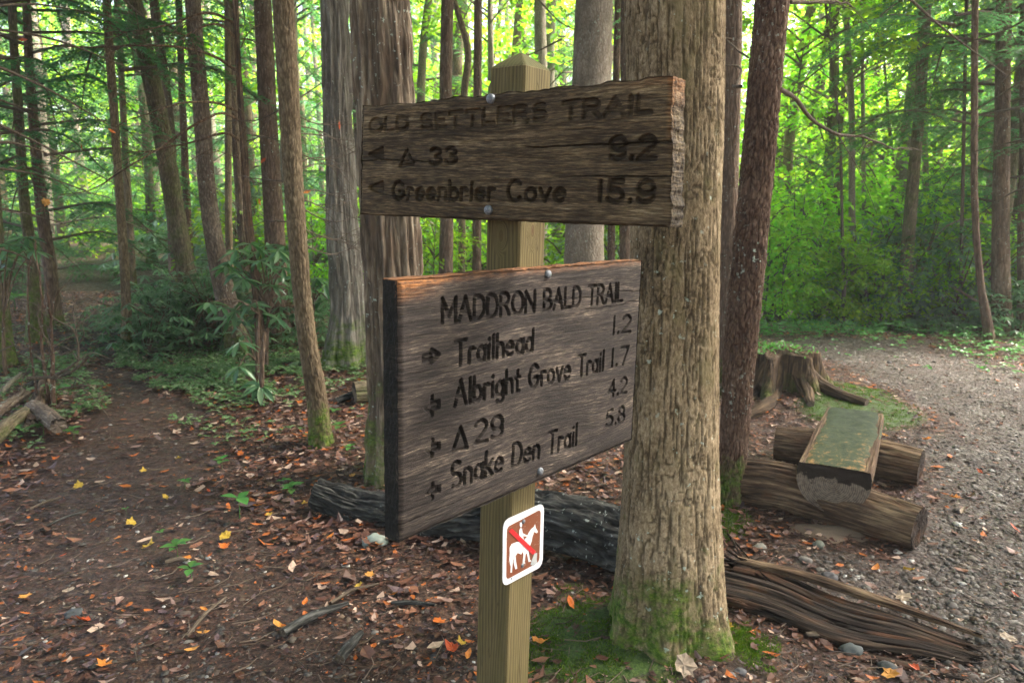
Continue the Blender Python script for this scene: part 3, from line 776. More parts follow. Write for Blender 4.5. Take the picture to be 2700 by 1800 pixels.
LEANS = {}
def px_path(pts, Yd, Zb, H=7.0, below=.12):
    """pts: (x,y,width) on the view from the foot up; returns centre line and radii reaching from the ground to H metres"""
    P = [at(x, y, Yd) for x, y, w in pts]; R = [mpp(p) * w / 2 for p, (x, y, w) in zip(P, pts)]
    P = np.array(P); R = np.array(R)
    d = P[-1] - P[-2]; d = d / abs(d[2]) if abs(d[2]) > 1e-6 else np.array([0, 0, 1.0])
    ext = []; er_ = []
    top = P[-1]
    if H > top[2] + .2:
        k = (H - top[2]); dd = d.copy(); dd[:2] *= .6
        ext = [top + dd * k]; er_ = [R[-1] * max(.45, 1 - .06 * k)]
    foot = P[0].copy(); foot[2] = Zb - below; foot[:2] += (P[0] - P[1])[:2] / max(P[1][2] - P[0][2], .05) * (P[0][2] - foot[2]) * .5
    C = np.vstack([foot[None], P] + ([np.array(ext)] if ext else [])); R = np.concatenate([[R[0]], R, er_])
    return C, R
def tree(name, pts, label, mat, kind='scaly', amp=.004, nu=40, nv=90, Yd=None, H=7.5, flare=.35, crown=None, seed=1, group=None, lobes=5, fh=.3, category='tree', crown_z=None, crown_s=1.0):
    x, y, w = pts[0]
    if Yd is None:
        g = on(x, y); Yd = g[1] + mpp(g) * w / 2 * .7
    P0 = at(x, y, Yd); zb = gzf(P0[0], P0[1])
    C, R = px_path(pts, Yd, zb, H)
    CR = smooth_path(np.column_stack([C, R]), 600)
    zv = at(pts[-1][0], pts[-1][1], Yd)[2] + .05          # denser rings in the part the photograph shows
    k_ = int(np.clip(np.searchsorted(CR[:, 2], zv), 20, 580)); q_ = max(8, nv // 8)
    ii = np.concatenate([np.linspace(0, k_, nv - q_, endpoint=False), np.linspace(k_, 599, q_)])
    CR = np.stack([np.interp(ii, np.arange(600), CR[:, c_]) for c_ in range(4)], 1)
    C, R = CR[:, :3], CR[:, 3]
    o = np.array([P0[0], P0[1], zb])
    t = thing(name, tuple(o), label, category, group)
    me = trunk_mesh(C, R, nu, kind, amp, zb, flare, seed, lobes, MAT[mat], fh, o)
    obj('trunk', me, t)
    if crown:
        top = C[-1]
        cz = crown_z if crown_z is not None else top[2] - 2.5
        k = np.argmin(abs(C[:, 2] - cz))
        cro = obj('crown', CROWN[crown], t, tuple(C[k] - o))
        cro.rotation_euler = (0, 0, seed * 1.7); cro.scale = (crown_s,) * 3
    return t, C, R, o

# ---- crown meshes
def leaves(P, D, Nn, ln, wd, tri=False, fold=.25):
    """P base points, D directions, Nn normals -> folded leaf blades"""
    n = len(P)
    D = D / np.linalg.norm(D, axis=1)[:, None]
    Sd = np.cross(D, Nn); Sd /= np.linalg.norm(Sd, axis=1)[:, None] + 1e-9
    Nn = np.cross(Sd, D)
    ln = np.broadcast_to(ln, n)[:, None]; wd = np.broadcast_to(wd, n)[:, None]
    if tri:
        V = np.stack([P - Sd * wd * .5, P + Sd * wd * .5, P + D * ln], 1)
        return V.reshape(-1, 3), np.arange(3 * n).reshape(-1, 3), 3
    V = np.stack([P, P + D * ln * .45 + Sd * wd * .5 + Nn * wd * fold, P + D * ln, P + D * ln * .45 - Sd * wd * .5 + Nn * wd * fold], 1)
    b = np.arange(n)[:, None] * 4
    F = np.concatenate([b + [[0, 1, 2]], b + [[0, 2, 3]]])
    return V.reshape(-1, 3), F, 4
def unit(v): return v / (np.linalg.norm(v, axis=-1, keepdims=True) + 1e-9)
def with_wood(bag, seed):
    pass
def broad_crown(seed, rad=2.6, h0=-3.0, h1=1.4, ncl=230, nl=62, size=.10):
    r = np.random.default_rng(seed); bag = Bag(); wood = Bag()
    for i in range(ncl):
        z = r.uniform(h0, h1); a = r.uniform(0, 2 * np.pi); q = (z - h0) / (h1 - h0)
        prof = rad * (.75 + .45 * math.sin(q * 2.6)) * (.6 + .4 * r.random())
        rr = prof * math.sqrt(r.uniform(.08, 1))
        c = np.array([math.cos(a) * rr, math.sin(a) * rr, z])
        out = np.array([math.cos(a), math.sin(a), 0])
        cr_ = r.uniform(.25, .62)
        k = int(nl * (cr_ / .45) ** 2 * .8)
        pp = unit(r.normal(size=(k, 3))) * (r.random((k, 1)) ** .5) * cr_ * np.array([1, 1, .28])
        tilt = -out * .0; P = c + pp; P[:, 2] -= (pp @ out) * .25
        D = unit(out * .8 + pp / cr_ * .9 + r.normal(size=(k, 3)) * .45 + [0, 0, -.35])
        Nn = unit(np.array([0, 0, 1.0]) + r.normal(size=(k, 3)) * .35)
        s_ = size * r.uniform(.6, 1.25, k)
        V, F, m_ = leaves(P, D, Nn, s_, s_ * .68)
        rn = np.clip(np.repeat(r.normal(.5, .22, k), m_) + r.normal(0, .1), 0, 1)
        bag.add(V, F, rnd=rn)
        if i % 3 == 0:
            p0 = np.array([0, 0, z - rr * .35 - .1]); mid = (p0 + c) / 2 + np.array([0, 0, .12])
            Vt, Ft = tube(smooth_path([p0, mid, c], 6), np.linspace(.018, .004, 6), 4)
            wood.add(Vt, Ft, pc=Vt, cav=np.zeros(len(Vt)), hz=np.ones((len(Vt), 3)) * 3)
    return bag, wood
def hem_crown(seed, rad=2.4, h0=-3.5, h1=2.2, nb=60, droop=.35, sz=1.0):
    r = np.random.default_rng(seed); bag = Bag(); wood = Bag()
    for i in range(nb):
        z = h0 + (h1 - h0) * (i + r.random()) / nb; a = i * 2.4 + r.normal() * .4
        q = (z - h0) / (h1 - h0)
        Lb = rad * (1.0 - .55 * q) * r.uniform(.6, 1.15)
        out = np.array([math.cos(a), math.sin(a), 0]); side = np.array([-math.sin(a), math.cos(a), 0])
        C = smooth_path([np.array([0, 0, z]), out * Lb * .5 + [0, 0, z + .05 * Lb], out * Lb + [0, 0, z - droop * Lb]], 9)
        Vt, Ft = tube(C, np.linspace(.02, .004, 9), 4)
        wood.add(Vt, Ft, pc=Vt, cav=np.zeros(len(Vt)), hz=np.ones((len(Vt), 3)) * 3)
        nt = int(16 * Lb / 2) + 5
        for s_ in (-1, 1):
            tt = np.linspace(.18, 1, nt)
            for t in tt:
                b = C[0] * 0 + np.array([np.interp(t, np.linspace(0, 1, 9), C[:, k]) for k in range(3)])
                tl_ = Lb * .36 * (1.15 - t) * r.uniform(.6, 1.2) + .08
                d = unit(side * s_ * .85 + out * .55 + np.array([0, 0, -.22 + r.normal() * .12]))
                nn = max(4, int(tl_ / .032))
                f = (np.arange(nn) + .5) / nn
                base = b + d * (f * tl_)[:, None] + np.array([0, 0, -.12]) * (f ** 2 * tl_)[:, None]
                for s2 in (-1, 1):
                    side2 = np.cross(d, [0, 0, 1.0]) * s2
                    D = unit(side2 * .8 + d * .6 + r.normal(size=(nn, 3)) * .18 + [0, 0, -.1])
                    Nn = unit(np.array([0, 0, 1.0]) + r.normal(size=(nn, 3)) * .3)
                    V, F, m_ = leaves(base, D, Nn, (.085 - .03 * f) * r.uniform(.6, 1.2, nn) * sz, .026 * sz, tri=True)
                    bag.add(V, F, rnd=np.clip(np.repeat(r.normal(.45, .2, nn), m_) + .2 * (t - .5), 0, 1))
    return bag, wood
def crown_mesh(name, pair, mat, wmat='twig_bark'):
    bag, wood = pair
    nb_ = bag.n
    V = np.concatenate(bag.V + wood.V)
    F3 = np.concatenate(bag.F[3]); F4 = np.concatenate(wood.F[4]) + nb_
    rnd = np.concatenate(bag.A['rnd'] + [np.zeros(wood.n)])
    pcv = np.zeros((len(V), 3)); pcv[nb_:] = np.concatenate(wood.A['pc'])
    hz = np.ones((len(V), 3)) * 3
    me = mesh(name, V, [F3, F4], MAT[mat], False, {'rnd': rnd, 'pc': pcv, 'hz': hz, 'cav': np.zeros(len(V))})
    me.materials.append(MAT[wmat])
    mi = np.zeros(len(F3) + len(F4), np.int32); mi[len(F3):] = 1
    me.polygons.foreach_set('material_index', mi)
    return me
CROWN = {}
for k in range(3):
    CROWN['broad%d' % k] = crown_mesh('broadleaf_crown', broad_crown(100 + k, rad=(2.6, 2.1, 3.0)[k], ncl=(104, 84, 112)[k], nl=30, size=.125), 'broad_leaf')
for k in range(3):
    CROWN['hem%d' % k] = crown_mesh('hemlock_crown', hem_crown(200 + k, rad=(2.4, 1.9, 2.8)[k], nb=(25, 23, 25)[k]), 'hemlock_leaf')

CROWN['canopy'] = crown_mesh('canopy_crown', broad_crown(150, rad=4.6, h0=-1.2, h1=2.6, ncl=330, nl=60, size=.14), 'canopy_leaf')  # broad dense crown, out of view, shaped to shade the foreground

# ---- the trees nearest the sign
tree('tan_barked_tree', [(1532, 1478, 214), (1535, 1300, 226), (1537, 1100, 217), (1545, 850, 205), (1551, 560, 201), (1553, 300, 215), (1548, 0, 230)],
     'thick tan-barked trunk directly behind the sign with moss round its foot', 'tan_bark', 'plate', .0065, 240, 560, flare=.34, H=9.5, crown='canopy', seed=4, lobes=6, fh=.19, crown_z=8.5)
tree('leaning_red_tree', [(1672, 1165, 62), (1682, 1050, 60), (1700, 800, 72), (1738, 400, 77), (1774, 0, 78)],
     'leaning red-brown trunk flecked with pale lichen, right of the thick tan trunk', 'red_bark', 'scaly', .008, 120, 420, flare=.3, H=10, crown='canopy', seed=9, fh=.15, crown_z=10)
t22, C22, R22, o22 = tree('slim_grey_tree', [(1672, 900, 44), (1674, 600, 42), (1683, 0, 44)], 'dim grey-brown trunk squeezed between the tan trunk and the leaning red one', 'hemlock_bark', 'scaly', .006, 60, 120, Yd=6.5, crown='hem0', seed=11, crown_z=8)
tree('oak_tree', [(928, 1105, 150), (915, 800, 140), (902, 600, 138), (889, 350, 136), (874, 0, 134)],
     'deeply furrowed oak trunk rising behind the left ends of both boards', 'furrow_bark', 'furrow', .014, 190, 360, flare=.3, H=9.5, crown='canopy', seed=2, fh=.25, crown_z=8.8)
tree('poplar_tree', [(797, 845, 84), (797, 700, 74), (786, 500, 70), (776, 250, 64), (768, 0, 62)],
     'pale grey ribbed trunk with bright green moss skirt, left of the furrowed oak', 'grey_bark', 'furrow', .014, 110, 260, flare=.5, H=9, crown='broad2', seed=15, fh=.3, crown_z=10)
t11, C11, R11, o11 = tree('young_maple', [(738, 1028, 50), (726, 900, 46), (708, 795, 43), (681, 523, 43), (665, 260, 48), (650, 0, 50)],
     'slender brown trunk leaning left with a mossy foot, standing forward among the leaves', 'brown_bark', 'scaly', .0045, 90, 300, flare=.25, H=9.5, crown='canopy', seed=21, fh=.1, crown_z=9.5)
tree('hemlock_tree', [(640, 800, 50), (634, 600, 46), (617, 300, 42), (603, 0, 40)], 'wide dark brown trunk just left behind the forward slender one', 'hemlock_bark', 'scaly', .006, 60, 160, H=9, crown='hem2', seed=25, crown_z=9)
t9, C9, R9, o9 = tree('snag_tree', [(602, 858, 22), (597, 760, 22), (585, 620, 21), (572, 523, 20), (560, 333, 17), (548, 167, 14), (540, 0, 13)],
     'thin crooked trunk with long bare arching branches reaching left', 'dead_wood', 'scaly', .006, 40, 200, H=5, flare=.15, seed=29)
tree('mottled_tree', [(552, 820, 50), (530, 730, 46), (504, 620, 43), (484, 500, 40), (462, 250, 36), (442, 0, 34)],
     'mottled trunk leaning left with green moss down the right of its foot', 'mottled_bark', 'scaly', .008, 80, 220, H=8, crown='hem1', seed=33, crown_z=9.5)
tree('mossy_leaning_tree', [(446, 765, 42), (432, 650, 40), (405, 500, 42), (362, 250, 40), (325, 80, 36), (308, 0, 34)],
     'greenish leaning trunk behind the rhododendron clump left of the mottled one', 'mossy_bark', 'scaly', .006, 60, 160, H=9, crown='hem0', seed=37, crown_z=10)
tree('straight_brown_tree', [(293, 808, 21), (288, 650, 20), (277, 480, 19), (262, 260, 19), (248, 60, 18), (245, 0, 18)],
     'slim straight tawny trunk standing beside the left trail', 'brown_bark', 'scaly', .003, 40, 140, H=8, crown='hem1', seed=41, crown_z=6)
tree('pinkish_tree', [(126, 752, 32), (118, 640, 28), (101, 523, 27), (88, 400, 24), (70, 200, 20), (60, 0, 18)],
     'pinkish trunk behind the reddish bare sapling at the left', 'hemlock_bark', 'scaly', .004, 40, 120, H=8, crown='hem0', seed=45, crown_z=4.2, crown_s=.9)
tree('dark_left_tree', [(84, 790, 34), (74, 600, 27), (58, 480, 23), (42, 250, 20), (30, 60, 18), (28, 0, 18)],
     'dark slender trunk near the left edge with a green mossy foot', 'mossy_bark', 'scaly', .004, 40, 120, H=7, crown='hem2', seed=49, crown_z=5.0, crown_s=.8)
tree('edge_tree', [(-8, 845, 64), (-20, 600, 54), (-40, 200, 50)], 'mossy trunk half cut off by the left edge of the picture', 'mossy_bark', 'scaly', .006, 50, 120, H=7, crown='hem1', seed=53, crown_z=4.6, crown_s=.8)
mid = [
 ('spindly_tree', [(305, 700, 17), (298, 523, 17), (285, 300, 15), (270, 0, 14)], 'thin tawny trunk immediately right behind the slim straight one', 'brown_bark', 13, 'hem1'),
 ('dark_twin_tree', [(405, 740, 26), (396, 500, 24), (388, 280, 24), (353, 0, 20)], 'dark trunk tucked behind the greenish leaning one', 'hemlock_bark', 12, 'hem2'),
 ('ruddy_tree', [(447, 740, 17), (432, 523, 17), (421, 280, 16), (410, 0, 15)], 'ruddy pole-like trunk between the greenish and the mottled leaning ones', 'red_bark', 12, 'hem0'),
 ('pale_far_tree', [(375, 690, 20), (365, 523, 18), (350, 300, 17), (335, 0, 16)], 'pale far trunk seen left of the greenish leaning one', 'pale_bark', 19, 'broad2'),
 ('tawny_far_tree', [(530, 760, 17), (525, 500, 16), (524, 250, 15), (522, 0, 14)], 'tawny pole right behind the mottled trunk', 'brown_bark', 11, 'hem0'),
 ('split_trunk_tree', [(570, 740, 26), (556, 500, 24), (540, 300, 20), (530, 60, 16)], 'shadowy trunk behind the crooked branching one', 'hemlock_bark', 11.5, 'hem2'),
 ('birch_like_tree', [(690, 760, 18), (686, 500, 17), (680, 250, 18), (672, 0, 18)], 'whitish trunk peeping out right of the forward slender one', 'pale_bark', 14, 'broad0'),
 ('paired_pole_tree', [(1024, 640, 32), (1027, 400, 30), (1024, 200, 29), (1028, 0, 28)], 'dark straight trunk just left of the post top', 'hemlock_bark', 9.5, 'hem0'),
 ('curved_slender_tree', [(1060, 640, 17), (1063, 400, 16), (1066, 215, 17), (1074, 110, 16), (1058, 50, 14), (1042, 0, 13)], 'crooked slim tawny trunk left of the post top', 'brown_bark', 10.5, 'broad2'),
 ('narrow_dark_tree', [(1095, 640, 21), (1096, 400, 20), (1097, 200, 20), (1098, 0, 19)], 'narrow dark trunk nearest left of the post top', 'hemlock_bark', 10, 'hem1'),
 ('whitish_slim_tree', [(1126, 640, 14), (1127, 400, 14), (1128, 200, 15), (1126, 0, 13)], 'whitish slim trunk right behind the post top', 'pale_bark', 14, 'broad1'),
 ('hazy_tree', [(1240, 640, 30), (1242, 400, 30), (1243, 200, 29), (1240, 0, 27)], 'greyish trunk behind hemlock boughs right of the post top', 'pale_bark', 13, 'hem2'),
 ('beech_tree', [(1338, 900, 98), (1341, 560, 92), (1356, 250, 90), (1366, 0, 86)], 'broad mottled pale brown trunk left of the thick tan one', 'pale_bark', 7.2, 'canopy'),
 ('thin_gap_tree', [(1404, 760, 18), (1404, 560, 18), (1412, 300, 17), (1420, 0, 17)], 'thin dark trunk in the gap beside the mottled pale one', 'red_bark', 10, 'hem2'),
 ('shadow_gap_tree', [(1436, 760, 26), (1436, 560, 26), (1436, 300, 24), (1436, 0, 22)], 'shadowy trunk hugging the left side of the thick tan one', 'hemlock_bark', 8.6, 'hem0'),
]
for i, (nm, pts, lab, mt, yd, cr_) in enumerate(mid):
    tree(nm, pts, lab, mt, 'scaly', .006, 34, 60, Yd=yd, H=9.5, crown=cr_, seed=60 + i * 3, crown_z=(8.0 if yd < 11 else 6.5) + (i % 3), flare=.25)
right = [
 ('road_poplar', [(1959, 768, 16), (1957, 500, 15), (1954, 200, 14), (1940, 0, 14)], 'slim grey trunk at the middle of the bright clearing by the road', 'pale_bark', 10.8, 'broad0', 6.6),
 ('road_sapling', [(1936, 765, 8), (1934, 500, 7), (1928, 300, 6), (1906, 120, 5)], 'hair-thin dark stem left of the slim grey trunk by the road', 'twig_bark', 10.0, 'broad1', 5.6),
 ('short_grey_tree', [(1988, 740, 11), (1985, 500, 10), (1982, 250, 9), (1980, 0, 9)], 'thin grey stem right of the slim grey trunk by the road', 'pale_bark', 12, 'broad2', 6.0),
 ('dark_road_tree', [(2076, 770, 34), (2082, 620, 30), (2094, 450, 27), (2112, 250, 25), (2126, 0, 27)], 'dark leaning trunk rising where the road bends', 'mossy_bark', 10.2, 'broad1', 7.4),
 ('silver_road_tree', [(2132, 740, 17), (2130, 560, 15), (2126, 400, 14), (2122, 240, 13), (2118, 0, 12)], 'silvery thin trunk close behind the dark leaning one by the road', 'pale_bark', 13, 'broad0', 7.5),
 ('curving_road_tree', [(2272, 785, 22), (2254, 660, 16), (2240, 500, 15), (2238, 250, 15), (2240, 0, 15)], 'dark slender trunk curving at its foot on the right verge', 'hemlock_bark', 8.3, 'hem1', 5.6),
 ('rough_right_tree', [(2298, 770, 42), (2298, 560, 36), (2302, 300, 34), (2306, 0, 32)], 'broad rough brown trunk with bare twigs near the right edge', 'hemlock_bark', 9.3, 'hem2', 5.2),
 ('far_right_tree', [(2347, 780, 22), (2346, 560, 18), (2350, 300, 16), (2352, 0, 15)], 'dim trunk cut by the right edge of the picture', 'hemlock_bark', 9.6, 'hem0', 5.0),
 ('tilted_pole_tree', [(2075, 560, 10), (2062, 460, 9), (2050, 360, 8), (2038, 240, 7)], 'slanting thin pole left of the dark leaning trunk by the road', 'twig_bark', 14, 'broad2', 6.8),
 ('left_clearing_tree', [(1908, 740, 17), (1912, 600, 15), (1922, 440, 13), (1934, 250, 11)], 'tawny slanting trunk at the left of the clearing', 'brown_bark', 13, 'broad1', 7.0),
 ('mid_verge_tree', [(2206, 770, 9), (2208, 600, 8), (2214, 300, 8), (2220, 0, 8)], 'thin straight stem between the silvery trunk and the curving one', 'twig_bark', 10, 'hem1', 6.0),
]
for i, (nm, pts, lab, mt, yd, cr_, cz) in enumerate(right):
    tree(nm, pts, lab, mt, 'scaly', .004, 26, 60, Yd=yd, H=9, crown=cr_, seed=120 + i * 5, crown_z=cz, flare=.2, crown_s=.85)

# ---- undergrowth and far trees, many alike
def tree_proto(kind, seed, H, r0):
    """trunk meshes for the trees deeper in the wood"""
    r = np.random.default_rng(seed)
    P = np.array([[0, 0, -.2], [r.normal() * .1, r.normal() * .1, H * .3], [r.normal() * .25, r.normal() * .2, H * .65], [r.normal() * .4, r.normal() * .4, H]])
    C = smooth_path(P, 24); R = np.linspace(r0, r0 * .45, 24)
    return trunk_mesh(C, R, 12, 'scaly', .004, 0, .25, seed, 5, MAT[kind], .3)
TRK = [tree_proto('hemlock_bark', 1, 13, .15), tree_proto('brown_bark', 2, 12, .11), tree_proto('pale_bark', 3, 13, .13), tree_proto('mossy_bark', 4, 12, .10)]
def far_tree(xd, Yd, crown, cz, sc, ti, k, label, group):
    d = ray(xd, 600); x = d[0] * Yd / d[1]
    z = gzf(x, Yd)
    t = thing('woodland_tree', (x, Yd, z), label, 'tree', group)
    t.rotation_euler = (0, 0, k * 1.3)
    tr_ = obj('trunk', TRK[ti % 4], t)
    for j, (zz, s_) in enumerate(((cz, sc), (cz + 4.2 * sc, sc * .9))[:2 if (k % 4 == 0 and Yd > 15) else 1]):
        c_ = obj('crown', CROWN[crown], t, (0, 0, zz)) if j == 0 else obj('upper_crown', CROWN[crown], t, (0, 0, zz))
        c_.scale = (s_,) * 3; c_.rotation_euler = (0, 0, k * .7 + j)
k = 0
R_ = random.Random(5)
GL_L = ('distant hemlock in the dim wood left of the sign', 'hemlocks in the wood left of the sign')
GL_B = ('distant leafy tree in the bright wood behind', 'leafy trees behind the sign')
GL_R = ('sunlit green tree beyond the gravel road', 'sunlit trees beyond the road')
GL_D = ('dark hemlock crowding the right edge beyond the road', 'dark hemlocks at the right edge')
for xd, Yd in [(-60, 12), (20, 17), (110, 14.5), (350, 16.5), (425, 20), (585, 17), (640, 14.5), (700, 19), (60, 27), (-150, 16), (400, 32), (745, 26), (840, 16)]:
    far_tree(xd, Yd, 'hem%d' % (k % 3), R_.uniform(2.7, 3.8), R_.uniform(.8, 1.05), k, k, *GL_L); k += 1
for xd, Yd in [(150, 19), (215, 23), (290, 20), (350, 27), (480, 19), (530, 24), (30, 23), (600, 27), (60, 30), (200, 36), (330, 38), (460, 30), (620, 36), (720, 30), (960, 22), (1010, 30), (1080, 20), (1150, 27), (1210, 18), (1290, 24), (1360, 30), (1420, 20), (1130, 36), (1500, 27), (870, 30), (1270, 38), (980, 15), (1060, 16.5), (1180, 15.5), (1290, 16), (1120, 23), (1380, 17.5), (900, 18), (1020, 25), (1240, 24), (1330, 21)]:
    far_tree(xd, Yd, 'broad%d' % (k % 3) if k % 3 else 'hem%d' % (k % 2), R_.uniform(3.2, 4.6), R_.uniform(.95, 1.25), k, k, *GL_B); k += 1
for xd, Yd in [(1790, 14), (1850, 19), (1880, 13), (1930, 24), (1975, 16.5), (2020, 13), (2050, 21), (2100, 27), (2130, 15.5), (2180, 19), (2230, 24), (1760, 23), (1820, 30), (2000, 32), (2290, 30), (2340, 22), (2160, 36), (2400, 28), (1780, 16.5), (1850, 17), (1930, 18.5), (2000, 17.5), (2080, 18), (2150, 17), (1890, 22), (2060, 25)]:
    far_tree(xd, Yd, 'broad%d' % (k % 3), R_.uniform(2.6, 4.4), R_.uniform(.75, 1.1), k, k, *GL_R); k += 1
for xd, Yd in [(2250, 13), (2320, 12), (2400, 11), (2190, 15), (2360, 16), (2460, 13), (1790, 17), (2470, 19), (2290, 10.8), (2365, 13), (2430, 10), (2330, 18)]:
    far_tree(xd, Yd, 'hem%d' % (k % 3), R_.uniform(3.6, 4.6), R_.uniform(.9, 1.1), k, k, *GL_D); k += 1

# unseen trees added beside and behind the viewpoint to shade the foreground
for i, (x, y, cz, sc, cn) in enumerate([(-4.5, -2.5, 6.0, 1.0, 'canopy'), (.5, -5.5, 5.0, 1.0, 'canopy'), (5.0, -3.5, 6.2, 1.0, 'canopy'), (-6.5, 2.5, 7.5, 1.0, 'canopy'), (6.8, 2.8, 8.0, 1.0, 'canopy'), (9.5, 7.0, 8.5, 1.0, 'canopy'), (-1.0, -11, 4.5, 1.1, 'canopy'), (-9.5, -6.5, 4.5, 1.1, 'canopy'), (9, -7.5, 5, 1.1, 'canopy'), (12, 0, 5.5, 1.1, 'canopy'), (-12, 0, 5.5, 1.1, 'canopy')]):
    t = thing('woodland_tree', (x, y, gzf(x, y)), 'tall leafy tree of the wood around the trail junction', 'tree', 'trees around the junction')
    obj('trunk', TRK[i % 4], t); c_ = obj('crown', CROWN[cn], t, (0, 0, cz)); c_.scale = (sc,) * 3; c_.rotation_euler = (0, 0, i * 1.1)

# ---- the far wood that reads as one mass
def far_mass():
    r = np.random.default_rng(77); bag = Bag()
    n = 4200
    ang = r.uniform(-.85, .85, n); d = r.uniform(40, 62, n)
    x, y = np.sin(ang) * d, np.cos(ang) * d
    z = r.uniform(0, 1, n) ** 1.1 * 17
    keep = fbm(x * .16, y * .16, z * .22, 5, 3) > np.interp(z, [0, 5, 17], [.28, .40, .50])
    x, y, z = x[keep], y[keep], z[keep]
    for i in range(len(x)):
        kk = 22
        pp = r.normal(size=(kk, 3)) * [.9, .9, .45]
        P = np.array([x[i], y[i], z[i] + gz(x[i], y[i])]) + pp
        D = unit(r.normal(size=(kk, 3)) + [0, 0, -.4]); Nn = unit(r.normal(size=(kk, 3)) * .6 + [0, 0, 1])
        s_ = r.uniform(.25, .5, kk)
        V, F, m_ = leaves(P, D, Nn, s_, s_ * .75)
        bag.add(V, F, rnd=np.clip(np.repeat(r.normal(.6, .2, kk), m_), 0, 1))
    return bag.build('far_woodland', MAT['broad_leaf'], False)
obj('far_woodland', far_mass(), kind='stuff', label='pale green mass of distant foliage closing the wood', category='woodland')

# ------------------------------------------------------------------ bare branches (parts of their trees)
def branch_mesh(pts, r0, r1, origin, twigs=0, seed=0, n=22, ny=6):
    P = smooth_path(np.array(pts), n)
    r = np.random.default_rng(seed)
    P = P + np.cumsum(r.normal(size=P.shape) * .006, axis=0) * np.linspace(0, 1, n)[:, None]
    bag = Bag()
    V, F = tube(P, np.linspace(r0, r1, n), ny)
    s = np.repeat(np.linspace(0, 1, n), ny)
    bag.add(V - origin, F, pc=V, cav=np.zeros(len(V)), hz=np.ones((len(V), 3)) * 5)
    for i in range(twigs):
        k_ = r.integers(3, n - 1); b = P[k_]
        d = unit(P[k_] - P[k_ - 1] + r.normal(size=3) * .7 * np.linalg.norm(P[k_] - P[k_ - 1]))
        L_ = r.uniform(.15, .45)
        Q = smooth_path([b, b + d * L_ * .5 + r.normal(size=3) * .03, b + d * L_ + [0, 0, -.06]], 6)
        V, F = tube(Q, np.linspace(r1 * 1.2, r1 * .4, 6), 4)
        bag.add(V - origin, F, pc=V, cav=np.zeros(len(V)), hz=np.ones((len(V), 3)) * 5)
    return bag
Y9 = float(C9[5, 1])
br9 = [[(1620, 160), (1450, 90), (1200, 160), (980, 225), (780, 255)], [(1625, 265), (1520, 175), (1290, 255), (1200, 330)], [(1622, 485), (1500, 400), (1290, 335), (1000, 322), (600, 345), (120, 350)],
       [(1640, 770), (1500, 710), (1300, 705), (1000, 805), (850, 870)], [(1648, 830), (1540, 780), (1400, 830), (1150, 985), (900, 1130), (640, 1280), (380, 1325)], [(1645, 965), (1570, 920), (1350, 965), (1100, 1010), (890, 1022)],
       [(1640, 1088), (1540, 1055), (1430, 1046)], [(1660, 270), (1760, 268), (1870, 295)], [(1690, 975), (1840, 940), (1910, 965)], [(1660, 330), (1700, 250), (1800, 190)]]
for i, b in enumerate(br9):
    pts = [at(q[0] / 3, q[1] / 3, Y9 - .0 - .12 * j) for j, q in enumerate(b)]
    obj('branch', branch_mesh(pts, .013 if len(b) > 3 else .006, .003, o9, twigs=6 if len(b) > 3 else 2, seed=i).build('branch', MAT['dead_wood']), t9)
# dead hemlock twigs between the forward trunk and the grey one
for i in range(16):
    y0 = 240 + i * 22 + R_.uniform(-8, 8); side_ = 1 if i % 4 else -1
    x0 = 668 + (y0 - 260) * .07
    Y0 = float(np.interp(at(x0, y0, o11[1])[2], C11[:, 2], C11[:, 1])) + .03
    pts = [at(x0 + side_ * 12, y0, Y0), at(x0 + side_ * (60 + R_.uniform(-15, 15)), y0 + R_.uniform(-14, 26), Y0 + .15), at(x0 + side_ * R_.uniform(100, 190), y0 + R_.uniform(-20, 60), Y0 + .4)]
    obj('branch', branch_mesh(pts, .005, .0015, o11, twigs=5, seed=40 + i, n=14, ny=5).build('branch', MAT['twig_bark']), t11)

tR = [o for o in bpy.data.objects if o.name == 'leaning_red_tree'][0]; oR = np.array(tR.location)
def zr(x, y): return (1611.5 + x / 2.0, y / 2.0)
for i, (b, r0) in enumerate([([(360, 410), (430, 452), (500, 540), (600, 610), (750, 640), (870, 685), (980, 690)], .014), ([(405, 10), (550, 12), (720, 18)], .012), ([(215, 265), (150, 215), (120, 180)], .006), ([(180, 398), (135, 370)], .009)]):
    pts = [at(*zr(*q), Yd=None) if False else at(*zr(*q), float(oR[1]) + .12 + .14 * j) for j, q in enumerate(b)]
    obj('branch', branch_mesh(pts, r0, .003 if len(b) > 2 else .007, oR, twigs=7 if len(b) > 4 else 1, seed=70 + i).build('branch', MAT['twig_bark']), tR)

